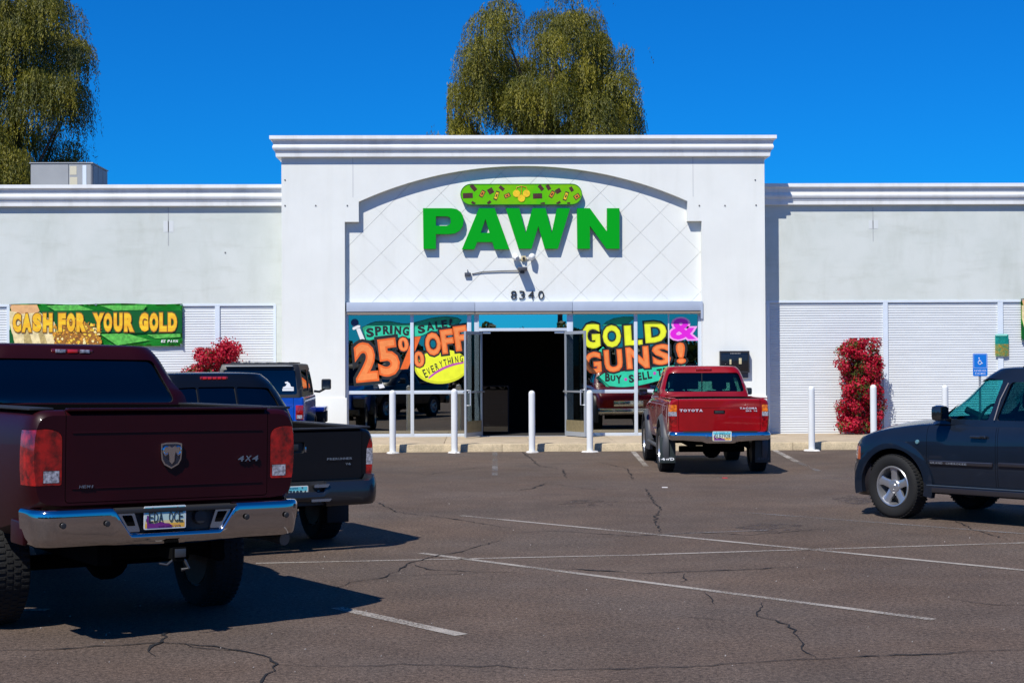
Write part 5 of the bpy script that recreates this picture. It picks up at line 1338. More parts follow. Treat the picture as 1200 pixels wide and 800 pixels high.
for o in bpy.data.objects:   # lift nothing: report only stray temporary data
    pass
# ================================================================== WINDOW LETTERING (paint on the outside of the glass)
YW = GL - .006
pink_o = mat('paint_orange', (.78, .13, .012), .55, var=.12, scale=5); pink_l = mat('paint_light_orange', (.86, .25, .06), .55, var=.08, scale=8)
blk = mat('paint_black', (.012, .014, .014), .5); yel = mat('paint_yellow', (.80, .85, .02), .55, var=.06, scale=5); yel2 = mat('paint_yellow_shade', (.62, .66, .01), .55)
teal = mat('paint_teal', (.02, .55, .32), .55, var=.1, scale=5); tgrn = mat('paint_green', (.01, .33, .16), .55, var=.15, scale=5)
mag = mat('paint_magenta', (.72, .01, .62), .5); magl = mat('paint_pink', (.85, .35, .75), .5); navy = mat('paint_navy', (.02, .04, .12), .5); wht = mat('paint_white', (.75, .75, .75), .6); pur = mat('paint_purple', (.5, .06, .4), .6)
def WA(u, v, Y=YW): p = at(400 + u / 7.5, 360 + v / 7.5, Y); return (p.x, p.z)
def WB(u, v, Y=YW): p = at(670 + u / 7.5, 360 + v / 7.5, Y); return (p.x, p.z)
K = 1 / 7.5 / 50.7     # metres per zoomed pixel
def paint(name, M, pts, m, parent, lift=0., outline=0., outm=None):
    q = [M(*p) for p in pts]
    if outline: obj(name + '_edge', shape_bm([inset(q, -outline)], YW - lift + .0002, YW - lift + .0012), outm or blk, parent)
    return obj(name, shape_bm([q], YW - lift - .0012, YW - lift - .0003), m, parent)
def letters(M, items, mats, parent, layers, lift, name='painted_letter', shear=0., fit=.03):
    for ch, u, v, w, h, rot in items:
        c0 = M(u, v); bm = bmesh.new()
        add_glyph(bm, ch, c0, w * K, h * K, R(rot), layers, YW - lift, shear, .0012, fit=fit)
        link(name, finish(name, bm, mats, recalc=False), parent)
w1 = link('window_painting', finish('window_painting', box(*(lambda a, b: (a[0], b[0], YW - .0005, YW, a[1], b[1]))(WA(540, 300), WA(541, 299))), [blk]), shop)
def curve_pts(pts, n=24):
    xs = [p[0] for p in pts]; t = np.linspace(xs[0], xs[-1], n); return list(zip(t, pchip(xs, [p[1] for p in pts], t)))
flag = curve_pts([(185, 180), (300, 130), (400, 125), (560, 148), (680, 128), (800, 97), (920, 86), (1010, 94), (1050, 112)]) + [(1030, 140), (1022, 172)] + curve_pts([(222, 300), (300, 278), (380, 262), (500, 266), (640, 274), (740, 236), (830, 212), (950, 196), (1015, 190)])[::-1]
paint('painted_flag', WA, flag, tgrn, w1, .0, .014)
flag2 = [(205, 215)] + curve_pts([(215, 190), (300, 165), (420, 160), (560, 180), (700, 165), (860, 150), (1000, 145)]) + curve_pts([(222, 296), (300, 274), (380, 258), (500, 262), (640, 270), (740, 232), (830, 208), (950, 192), (1010, 186)])[::-1]
paint('painted_flag_face', WA, flag2, teal, w1, .0015)
paint('painted_pole', WA, [(130, 190), (163, 180), (214, 300), (176, 312)], wht, w1, .001, .008)
paint('painted_pole', WA, [(310, 640), (348, 632), (382, 704), (336, 713)], wht, w1, .001, .008)
paint('painted_pole_collar', WA, rnd([(94, 180), (160, 150), (170, 172), (104, 202)], 12), wht, w1, .0025, .006)
paint('painted_pole_ball', WA, ell(118, 135, 31, 31), navy, w1, .003, .008)
letters(WA, [('S', 252, 222, 62, 78, 6), ('P', 324, 208, 52, 78, 5), ('R', 395, 200, 56, 72, 2), ('i', 438, 197, 22, 72, 0), ('N', 496, 202, 56, 70, -3), ('G', 568, 210, 54, 74, -6),
             ('S', 704, 192, 60, 70, 8), ('A', 780, 166, 64, 72, 10), ('L', 850, 156, 46, 66, 8), ('E', 905, 146, 46, 66, 6), ('!', 960, 132, 22, 62, -8)], [blk], w1, [(.05, 0)], .004)
paint('painted_ellipse', WA, ell(880, 522, 236, 150, 40, R(-4)), yel2, w1, .0035, .01)
paint('painted_ellipse_face', WA, ell(884, 512, 226, 140, 40, R(-4)), yel, w1, .005)
big = [(.125, 0), (.06, 1), (.018, 2)]
letters(WA, [('2', 217, 480, 180, 325, -7 + 12), ('5', 412, 440, 170, 310, 7), ('O', 806, 322, 130, 190, 6), ('F', 932, 300, 100, 200, 7), ('F', 1052, 272, 105, 205, 8),
             ('0', 545, 325, 84, 118, 6), ('0', 683, 455, 84, 130, 6)], [blk, pink_o, pink_l], w1, big, .0065)
for pts in ([(518, 545), (585, 540), (700, 255), (632, 262)],):
    paint('painted_slash', WA, pts, pink_o, w1, .0072, .012)
ev = 'EVERYTHING!'; eu = [737, 768, 803, 840, 878, 914, 950, 976, 1014, 1055, 1090]; evv = [582, 562, 541, 521, 501, 487, 474, 466, 459, 450, 450]
letters(WA, [(c, u, v, (12 if c in 'I!' else 28), (80 if i == 0 else 64), 24 - i * 2) for i, (c, u, v) in enumerate(zip(ev, eu, evv))], [blk], w1, [(.02, 0)], .0065)
sw1 = curve_pts([(768, 612), (830, 562), (920, 515), (1000, 490), (1078, 478)]); sw2 = curve_pts([(764, 632), (830, 584), (920, 536), (1000, 508), (1072, 492)])
paint('painted_swoosh', WA, sw1 + sw2[::-1], pur, w1, .0065)
# right window
w2 = link('window_painting', finish('window_painting', box(*(lambda a, b: (a[0], b[0], YW - .0005, YW, a[1], b[1]))(WB(560, 400), WB(561, 399))), [blk]), shop)
paint('painted_flag', WB, [(270, 160), (310, 125), (370, 98), (450, 86), (535, 84), (548, 100), (520, 118), (480, 160), (440, 165)], tgrn, w2, 0, .008)
paint('painted_flag', WB, [(215, 620), (240, 600), (330, 700), (300, 695)], tgrn, w2, 0, .008)
rib = [(238, 380), (275, 345), (310, 385), (270, 430)]
paint('painted_ribbon', WB, rib, teal, w2, .001)
rib2 = [(240, 610)] + curve_pts([(285, 578), (420, 566), (560, 548), (720, 528), (880, 512), (1000, 500)]) + curve_pts([(330, 690), (440, 700), (560, 690), (720, 655), (860, 610), (980, 560)])[::-1]
paint('painted_ribbon', WB, rib2, teal, w2, .0025, .012)
letters(WB, [('G', 170, 250, 156, 225, 3), ('O', 352, 254, 160, 195, 2), ('D', 738, 216, 190, 185, 4), ('L', 540, 245, 155, 175, 3)], [blk, yel2, yel], w2, [(.115, 0), (.055, 1), (.025, 2)], .004, fit=.05)
letters(WB, [('G', 184, 488, 152, 195, 4), ('U', 366, 470, 162, 200, 4), ('N', 578, 442, 205, 195, 4), ('S', 788, 414, 165, 185, 4), ('!', 958, 402, 84, 190, 4)], [blk, pink_o, pink_l], w2, [(.11, 0), (.05, 1), (.012, 2)], .007, fit=.05)
letters(WB, [('&', 978, 190, 230, 185, 0)], [magl, mag], w2, [(.085, 0), (.03, 1)], .006, fit=.03)
letters(WB, [('B', 315, 614, 42, 72, 0), ('U', 362, 622, 40, 50, 0), ('Y', 414, 632, 50, 70, 2), ('S', 524, 626, 44, 68, 6), ('E', 594, 607, 36, 66, 8), ('L', 640, 601, 36, 66, 8), ('L', 684, 592, 36, 66, 8),
             ('T', 772, 572, 46, 62, 8), ('R', 826, 560, 42, 62, 8), ('A', 878, 546, 46, 62, 10), ('D', 928, 534, 42, 60, 10), ('E', 970, 522, 34, 58, 10)], [blk], w2, [(.045, 0)], .006)
for u, v in ((474, 632), (728, 579)): paint('painted_dot', WB, ell(u, v, 13, 14), pur, w2, .006)

# ================================================================== BANNERS
def banner(x0, z0, label, group):
    """x0, z0: top left corner on the siding"""
    b = thing('vinyl_banner', label, 'banner', (x0, WING - .045, z0), 0, group)
    Wb, Hb = 4.02, .99
    g1 = mat('banner_green', (.01, .30, .02), .35, col2=(.03, .42, .03), scale=1.2, stretch=(1, 1, 3)); g0 = mat('banner_dark_green', (.005, .10, .012), .35)
    bm = bmesh.new(); nx, nz = 60, 14; vv = []
    for i in range(nx + 1):
        for j in range(nz + 1):
            u, w = i / nx, j / nz
            dy = .010 * math.sin(u * 9 + w * 3) + .012 * math.exp(-((u - .97) * 9) ** 2) * math.sin(w * 8 + u * 40) * (1 - w) - .006 * math.sin(u * 31) * w
            vv.append(bm.verts.new((u * Wb, dy, -w * Hb + .018 * math.sin(u * math.pi * 4) * (1 - w) * .6)))
    for i in range(nx):
        for j in range(nz): bm.faces.new((vv[i * (nz + 1) + j], vv[i * (nz + 1) + j + 1], vv[(i + 1) * (nz + 1) + j + 1], vv[(i + 1) * (nz + 1) + j]))
    r = bmesh.ops.solidify(bm, geom=bm.faces[:], thickness=.003)
    obj('banner_sheet', bm, g1, b, 60)
    def Q(u, v): return ((u - 60) / 1030 * Wb, -(v - 80) / 255 * Hb)
    def flat(name, pts, m, y, n=1):
        bm = bmesh.new(); bm.faces.new([bm.verts.new((*(lambda t: (t[0], y, t[1]))(Q(*p)),)) for p in pts])
        return link(name, finish(name, bm, m, recalc=False), b)
    flat('printed_band', [(235, 120), (1088, 122), (1088, 258), (235, 250)], g0, -.026)
    noteg = mat('banner_note_green', (.10, .45, .06), .4, var=.3, scale=14)
    for pts in ([(280, 90), (470, 86), (560, 118), (330, 120)], [(600, 90), (880, 88), (860, 118), (680, 120)], [(600, 262), (760, 258), (900, 300), (700, 330)], [(880, 265), (1080, 262), (1080, 282), (930, 290)]):
        flat('printed_note', pts, noteg, -.024)
    skin = mat('print_skin', (.75, .42, .18), .5, var=.12, scale=5); cream = mat('print_cream', (.80, .66, .34), .5, var=.2, scale=9); cream2 = mat('print_cream_dark', (.50, .38, .14), .5, var=.25, scale=14)
    for k, (pts, m) in enumerate([([(62, 84), (225, 84), (240, 120), (200, 160), (80, 150)], skin), ([(62, 120), (110, 130), (140, 300), (96, 332), (62, 200)], cream), ([(110, 140), (240, 130), (330, 190), (340, 332), (110, 332)], cream),
                     ([(140, 170), (160, 160), (200, 330), (150, 330)], cream2), ([(210, 150), (232, 150), (290, 330), (250, 330)], cream2), ([(60, 232), (80, 260), (92, 330), (62, 330)], g0)]):
        flat('printed_note', pts, m, -.028 - k * .0015)
    gp = [mat('gold_print_light', (.92, .55, .04), .45, var=.25, scale=20), mat('gold_print_mid', (.65, .28, .02), .45, var=.3, scale=20), mat('gold_print_dark', (.25, .08, .01), .5), mat('gold_print_pale', (.95, .8, .35), .4)]
    flat('printed_note', [(325, 332), (340, 240), (420, 165), (480, 160), (560, 230), (612, 300), (605, 332)], mat('pile_shade', (.30, .12, .01), .6, var=.3, scale=12), -.0372)
    bm = bmesh.new(); rg = random.Random(5)
    for k in range(240):
        u = rg.uniform(325, 610); v = rg.uniform(160 + abs(u - 450) * .35, 332); s = rg.uniform(4, 13) if k < 150 else rg.uniform(2, 6); a = rg.uniform(0, 6.28)
        y = -.038 - k * .00003; c0 = Q(u, v); mi = rg.choice([0, 0, 1, 1, 2, 3])
        vs = [bm.verts.new((c0[0] + s * K * 1.45 * math.cos(a + t) * (1 if j % 2 else .7), y, c0[1] + s * K * 1.45 * math.sin(a + t) * (1 if j % 2 else .7))) for j, t in enumerate([i * 2 * math.pi / 7 for i in range(7)])]
        bm.faces.new(vs).material_index = mi
    link('printed_gold_pile', finish('printed_gold_pile', bm, gp, recalc=False), b)
    ly = mat('banner_yellow', (.92, .60, .02), .4, col2=(.85, .40, .01), scale=3, stretch=(1, 1, 4)); lo_ = mat('banner_letter_edge', (.28, .11, .01), .5)
    its = [('C', 107, 50), ('A', 165, 58), ('S', 226, 52), ('H', 290, 56), ('F', 375, 44), ('O', 428, 50), ('R', 489, 56), ('Y', 592, 64), ('O', 648, 50), ('U', 709, 52), ('R', 774, 58), ('G', 862, 54), ('O', 922, 52), ('L', 977, 44), ('D', 1033, 54)]
    ht = 112
    for ch, u, w in its:
        c0 = Q(u, 192); bm = bmesh.new(); add_glyph(bm, ch, c0, w / 1030 * Wb, ht / 255 * Hb, 0, [(.125, 1), (.078, 0)], -.047, 0, .001, fit=.078)
        link('printed_letter', finish('printed_letter', bm, [ly, lo_], recalc=False), b)
    for ch, u in zip('EZ PAWN', (972, 985, 995, 1010, 1026, 1042, 1058)):
        if ch == ' ': continue
        c0 = Q(u, 306); bm = bmesh.new(); add_glyph(bm, ch, c0, 12 / 1030 * Wb, 15 / 255 * Hb, 0, [(.04, 0)], -.04, .2)
        link('printed_letter', finish('printed_letter', bm, [wht], recalc=False), b)
    gm = mat('grommet', (.5, .5, .5), .3, metal=.8)
    for u, v in ((66, 86), (575, 84), (1084, 86), (1084, 328), (66, 328)):
        c0 = Q(u, v); bm = bmesh.new(); lathe(bm, [(.012, -.03), (.024, -.032), (.024, -.026), (.012, -.024)], 12, 'Y', (c0[0], 0, c0[1]), closed=True); obj('grommet', bm, gm, b)
    return b
p = at(12, 356.5, WING); banner(p.x, p.z, 'green vinyl banner reading CASH FOR YOUR GOLD on the left wing siding', 'green gold buying banners')
p = at(1195.5, 350, WING); banner(p.x, p.z, 'green gold buying banner cut off by the right edge of the photo', 'green gold buying banners')
# small paper notice on the right wing siding
nt_ = thing('paper_notice', 'small curled teal notice stuck to the right wing siding above the parking sign', 'notice')
a, b = at(1166.5, 417, WING - .05), at(1182, 391, WING - .05); zm = at(1174, 403, WING - .05).z
tq = mat('notice_teal', (.01, .42, .36), .6, var=.15, scale=6); tw = mat('notice_gold_teal', (.10, .40, .18), .6, col2=(.65, .4, .05), scale=14)
bm = bmesh.new(); n = 8; fs = []
for i in range(n + 1):
    u = i / n; y = WING - .035 - .02 * math.sin(u * 3); zt = b.z - .04 * (1 - u) - .03 * math.sin(u * 3.1) * 0 - (.03 if i == n else 0)
    fs.append([bm.verts.new((a.x + (b.x - a.x) * u, y, z)) for z in (zt, zm, a.z)])
for p0, p1 in zip(fs, fs[1:]):
    bm.faces.new((p0[0], p1[0], p1[1], p0[1])).material_index = 0; bm.faces.new((p0[1], p1[1], p1[2], p0[2])).material_index = 1
bmesh.ops.solidify(bm, geom=bm.faces[:], thickness=.003)
obj('notice_sheet', bm, [tq, tw], nt_)
obj('notice_fold', box(a.x + .01, b.x - .04, WING - .065, WING - .055, b.z - .05, b.z - .005), mat('notice_pale', (.25, .65, .55), .6), nt_)

# ================================================================== STREET FURNITURE
bolm = mat('bollard_white', (.74, .76, .75), .5, var=.05, scale=4, stretch=(1, 1, .4)); padm = mat('bollard_pad', (.62, .6, .56), .9, var=.2, scale=8)
def bollard(px, ptop, pbase, label, Y=31.78):
    p = at(px, pbase, Y); h = at(px, ptop, Y).z
    t = thing('bollard', label, 'bollard', (p.x, Y, 0), 0, 'white steel bollards along the kerb')
    if not hasattr(bollard, 'me'):
        r = .066
        bm = bmesh.new(); lathe(bm, [(r, .01), (r, 1.0), (r * .96, 1.022), (r * .8, 1.042), (r * .45, 1.056), (.008, 1.06)], 24); bollard.me = finish('post', bm, bolm, 40)
        bm = bmesh.new(); rr = random.Random(2); pr = [bm.verts.new((.17 * math.cos(a) * rr.uniform(.85, 1.1), .13 * math.sin(a) * rr.uniform(.85, 1.1), .0)) for a in [i * math.pi / 8 for i in range(16)]]
        pr2 = [bm.verts.new(v.co * .85 + Vector((0, 0, .028))) for v in pr]
        for k in range(16): bm.faces.new((pr[k], pr[(k + 1) % 16], pr2[(k + 1) % 16], pr2[k]))
        bm.faces.new(pr2); bollard.pad = finish('footing', bm, padm)
    o = link('post', bollard.me, t); o.scale = (1, 1, h / 1.06); o2 = link('footing', bollard.pad, t); o2.rotation_euler = (0, 0, px)
for a in [(460.2, 457, 530, 'leftmost white bollard on the kerb just right of the black pickup tailgate'), (532.6, 455.5, 530, 'white bollard in front of the left open door of the shop'),
          (623.5, 457.5, 529.5, 'white bollard standing in the middle of the open doorway'), (691.3, 457, 529, 'white bollard just right of the right open door'),
          (951.3, 452.5, 526.5, 'white bollard between the red pickup and the bougainvillea'), (1024, 450.5, 526, 'white bollard in front of the right edge of the bougainvillea'),
          (1108, 450.5, 525.5, 'white bollard rising behind the hood of the dark blue SUV')]:
    bollard(*a)
# accessible parking sign
YP = 32.6
p = at(1148.5, 414, YP); hs_ = thing('parking_sign', 'blue accessible parking sign on a metal post behind the dark blue SUV', 'sign', (p.x, YP, 0))
blu = mat('sign_blue', (.005, .17, .62), .4, coat=.2); galv = mat('galvanised_post', (.35, .37, .38), .5, metal=.5, var=.15, scale=10)
obj('post', box(-.02, .02, .006, .045, HK, p.z - .02), galv, hs_)
zt, zb2 = p.z, at(1148.5, 440.5, YP).z; hw_ = (at(1157, 420, YP).x - at(1140, 420, YP).x) / 2
link('sign_plate', prism(rnd([(-hw_, zb2), (hw_, zb2), (hw_, zt), (-hw_, zt)], .03), 'xz', -.004, .004, blu), hs_)
sgw = mat('sign_white', (.8, .82, .85), .5)
def frame_line(b, x0, x1, z0, z1, t, y): 
    bx(b, x0, x1, y - .001, y, z1 - t, z1); bx(b, x0, x1, y - .001, y, z0, z0 + t); bx(b, x0, x0 + t, y - .001, y, z0 + t, z1 - t); bx(b, x1 - t, x1, y - .001, y, z0 + t, z1 - t)
bm = bmesh.new(); H = zt - zb2; frame_line(bm, -hw_ + .015, hw_ - .015, zb2 + H * .36, zt - .015, .004, -.0045); obj('sign_border', bm, sgw, hs_)
bm = bmesh.new(); cx_, cz_ = .0, zb2 + H * .62; s = .0019 * 55 / 50
def S2(u, v): return Vector((cx_ + (u - 1004) * .0031, -.006, cz_ - (v - 350) * .0031))
# wheelchair symbol: head, torso, seat, leg, wheel arc
tube(bm, [S2(997, 330), S2(999, 345), S2(1010, 347), S2(1016, 360), S2(1021, 358)], .0075, 6)
tube(bm, [S2(999, 340), S2(1009, 340)], .006, 6)
tube(bm, [S2(995 - 1, 343), S2(990, 350), S2(990, 358), S2(995, 365), S2(1003, 367), S2(1009, 363), S2(1012, 357)], .0065, 6)
lathe(bm, [(.001, -.004), (.013, -.003), (.013, .003), (.001, .004)], 12, 'Y', S2(996, 324) + Vector((0, .0, .004)))
obj('wheelchair_symbol', bm, sgw, hs_)
bm = bmesh.new()
for txt, zc in (('RESERVED', zb2 + H * .24), ('PARKING', zb2 + H * .11)):
    for i, ch in enumerate(txt): add_glyph(bm, ch, ((i - (len(txt) - 1) / 2) * .033, zc), .024, .04, 0, [(.0, 0)], -.0055)
obj('sign_lettering', bm, sgw, hs_)

# ================================================================== ROOFTOP UNIT
YA = 42.0
a, b = at(36, 216, YA), at(108, 190.5, YA)
ac = thing('air_conditioner', 'grey metal rooftop air conditioning unit on the left wing roof', 'air conditioner', (a.x, YA, zwt - .55))
acm = mat('unit_grey', (.33, .34, .34), .5, var=.05, scale=2); acs = mat('unit_side', (.24, .25, .27), .5); Hh = b.z - (zwt - .55); Wd = b.x - a.x
xs_ = at(80.5, 200, YA).x - a.x
obj('casing', box(0, Wd, 0, 1.7, 0, Hh - .03), acs, ac)
obj('front_panel', box(.01, xs_ - .008, -.02, -.001, .02, Hh - .05), acm, ac)
obj('front_panel', box(xs_ + .008, Wd - .03, -.02, -.001, .02, Hh - .05), acm, ac)
obj('top_cover', box(-.03, Wd + .03, -.04, 1.74, Hh - .028, Hh), acm, ac)
for k in range(3): obj('side_panel', box(Wd + .001, Wd + .02, .06 + k * .54, .06 + k * .54 + .5, .05, Hh - .06), acs, ac)
x1 = at(97, 200, YA).x - a.x; x2 = at(101.5, 200, YA).x - a.x
obj('access_plate', box(x1, x2, -.028, -.021, .25, Hh - .08), trimw, ac)
x1 = at(82, 200, YA).x - a.x; x2 = at(90, 200, YA).x - a.x
obj('warning_label', box(x1, x2, -.025, -.021, Hh - .34, Hh - .1), mat('label_cream', (.6, .55, .4), .6), ac)
obj('warning_label', box(x1, x2 + .02, -.025, -.021, Hh - .62, Hh - .4), _m['label_cream'], ac)

# ================================================================== PLANTS
def leafmat(name, cols, sc, rnd_=.24):
    m = mat(name, cols[0], .6, var=0); nt = m.node_tree; b = nt.nodes['Principled BSDF']
    g = nt.nodes.new('ShaderNodeNewGeometry'); rp = nt.nodes.new('ShaderNodeValToRGB')
    n = nt.nodes.new('ShaderNodeTexNoise'); n.inputs['Scale'].default_value = sc; tc = nt.nodes.new('ShaderNodeTexCoord'); nt.links.new(tc.outputs['Object'], n.inputs[0])
    ad = nt.nodes.new('ShaderNodeMath'); ad.operation = 'MULTIPLY_ADD'; ad.inputs[1].default_value = rnd_
    s2 = nt.nodes.new('ShaderNodeMath'); s2.operation = 'MULTIPLY'; s2.inputs[1].default_value = 1.07 - rnd_
    nt.links.new(n.outputs[0], s2.inputs[0]); nt.links.new(g.outputs['Random Per Island'], ad.inputs[0]); nt.links.new(s2.outputs[0], ad.inputs[2]); nt.links.new(ad.outputs[0], rp.inputs[0])
    el = rp.color_ramp.elements
    for i, c in enumerate(cols):
        pos = .22 + .56 * i / max(1, len(cols) - 1)
        e = el[i] if i < 2 else el.new(pos); e.position = pos; e.color = (*c, 1)
    nt.links.new(rp.outputs[0], b.inputs['Base Color'])
    tr = nt.nodes.new('ShaderNodeBsdfTranslucent'); nt.links.new(rp.outputs[0], tr.inputs[0]); mx = nt.nodes.new('ShaderNodeMixShader'); mx.inputs[0].default_value = .3
    o = [x for x in nt.nodes if x.type == 'OUTPUT_MATERIAL'][0]
    nt.links.new(b.outputs[0], mx.inputs[1]); nt.links.new(tr.outputs[0], mx.inputs[2]); nt.links.new(mx.outputs[0], o.inputs[0])
    return m
def quads(name, C, U, V, m, parent, kind=None, mi=None, mats=None):
    """many small leaf quads: centre C, half axes U, V (arrays n x 3)"""
    n = len(C); co = np.empty((n, 4, 3)); co[:, 0] = C - U; co[:, 1] = C - V; co[:, 2] = C + U; co[:, 3] = C + V
    me = bpy.data.meshes.new(name); me.vertices.add(n * 4); me.vertices.foreach_set('co', co.ravel())
    me.loops.add(n * 4); me.loops.foreach_set('vertex_index', np.arange(n * 4)); me.polygons.add(n); me.polygons.foreach_set('loop_start', np.arange(n) * 4); me.polygons.foreach_set('loop_total', np.full(n, 4))
    for q in (mats or [m]): me.materials.append(q)
    if mi is not None: me.polygons.foreach_set('material_index', mi)
    me.update(); me.validate()
    o = link(name, me, parent)
    if kind: o['kind'] = kind
    return o
def rv(n, s=1.): 
    v = np.random.normal(size=(n, 3)); return v / np.linalg.norm(v, axis=1)[:, None] * s
red_l = leafmat('bougainvillea_bract', [(.22, .001, .010), (.46, .001, .026), (.66, .006, .05)], 5)
grn_l = leafmat('bougainvillea_leaf', [(.02, .035, .004), (.07, .10, .01), (.16, .17, .02)], 5)
bark = mat('bark_brown', (.10, .07, .05), .95, var=.3, scale=8, bump=.5, bscale=30)
def bougainvillea(x0, x1, z1, lab, lobes, seed):
    np.random.seed(seed)
    cx = (x0 + x1) / 2; t = thing('bougainvillea', lab, 'shrub', (cx, WING - .5, HK), 0, 'red bougainvilleas against the siding')
    W_ = (x1 - x0) / 2; H_ = z1 - HK
    def wid(z): return W_ * np.interp(z / H_, [0, .06, .3, .55, .75, .9, 1.0], lobes)
    C = []; cl = []
    while len(cl) < 150:
        z = np.random.uniform(.05, H_); w = wid(z) * .92; a = np.random.uniform(0, 2 * math.pi); rr = np.random.uniform(.62, 1.0) if np.random.rand() < .8 else np.random.uniform(0, .6)
        cl.append((math.cos(a) * w * rr, math.sin(a) * .36 * rr, z, np.random.rand()))
    cs_, isr, nn_ = [], [], []
    for x, y, z, r in cl:
        n = 150; s = np.random.uniform(.09, .15)
        g_ = rv(n) * np.random.uniform(.55, 1.25, (n, 1)); p = np.array([x, y, z]) + g_ * s * [1.1, 1.0, 1.1]; cs_.append(p); nn_.append(g_)
        pr = .88 if r < .74 else .22
        isr.append(np.random.rand(n) < pr)
    C = np.concatenate(cs_); isr = np.concatenate(isr)
    C[:, 2] = np.clip(C[:, 2], .02, H_ + .05); C[:, 1] = np.clip(C[:, 1], -.5, .42)
    n = len(C); N_ = np.concatenate(nn_) + rv(n) * .7; U = np.cross(N_, rv(n)); U /= np.linalg.norm(U, axis=1)[:, None] + 1e-6; V = np.cross(U, N_); V /= np.linalg.norm(V, axis=1)[:, None] + 1e-6
    sz = np.where(isr, np.random.uniform(.02, .036, n), np.random.uniform(.016, .032, n))[:, None]
    o = quads('blossoms', C[isr], (U * sz)[isr], (V * sz * .8)[isr], red_l, t, 'stuff'); quads('foliage', C[~isr], (U * sz)[~isr], (V * sz * .6)[~isr], grn_l, t, 'stuff')
    bm = bmesh.new()
    for k in range(7):
        a = random.uniform(-.5, .5); tube(bm, [(a * .3, 0, -.005), (a * .8 * W_, random.uniform(-.1, .1), H_ * .3), (a * 1.2 * W_, random.uniform(-.1, .2), H_ * .6), (a * 1.6 * W_, random.uniform(-.1, .2), H_ * .92)], [.025, .018, .012, .006], 6)
    obj('stem', bm, bark, t)
    bm = bmesh.new()
    for k in range(6):
        a = random.uniform(-.9, .9) * W_; tube(bm, [(a * .8, 0, H_ * .8), (a, -.05, H_ * .95), (a * 1.05, -.1, H_ + random.uniform(.03, .14))], [.006, .004, .002], 4)
    obj('twig', bm, bark, t)
    return t
a, b = at(979.5, 450, WING - .5).x, at(1036, 450, WING - .5).x
bougainvillea(a, b, at(1008, 399, WING - .5).z, 'tall red bougainvillea on the sidewalk against the right wing siding', [.72, .9, .95, .88, 1, .92, .68], 4)
a, b = at(217, 450, WING - .5).x, at(279, 450, WING - .5).x
t2 = bougainvillea(a, b, at(264, 401, WING - .5).z - .18, 'red bougainvillea on the left rising behind the black pickup cab', [.7, .9, 1, 1, 1, .85, .55], 9)
# its taller right lobe
np.random.seed(12)
cx, cz_ = at(266, 412, WING - .5).x - t2.location.x, at(266, 412, WING - .5).z - HK
C = np.array([cx, 0, cz_]) + np.random.normal(size=(2600, 3)) * [.13, .13, .11]; n = len(C); U = rv(n); V = np.cross(U, rv(n))
quads('blossoms', C, U * .03, V * .028, red_l, t2, 'stuff')

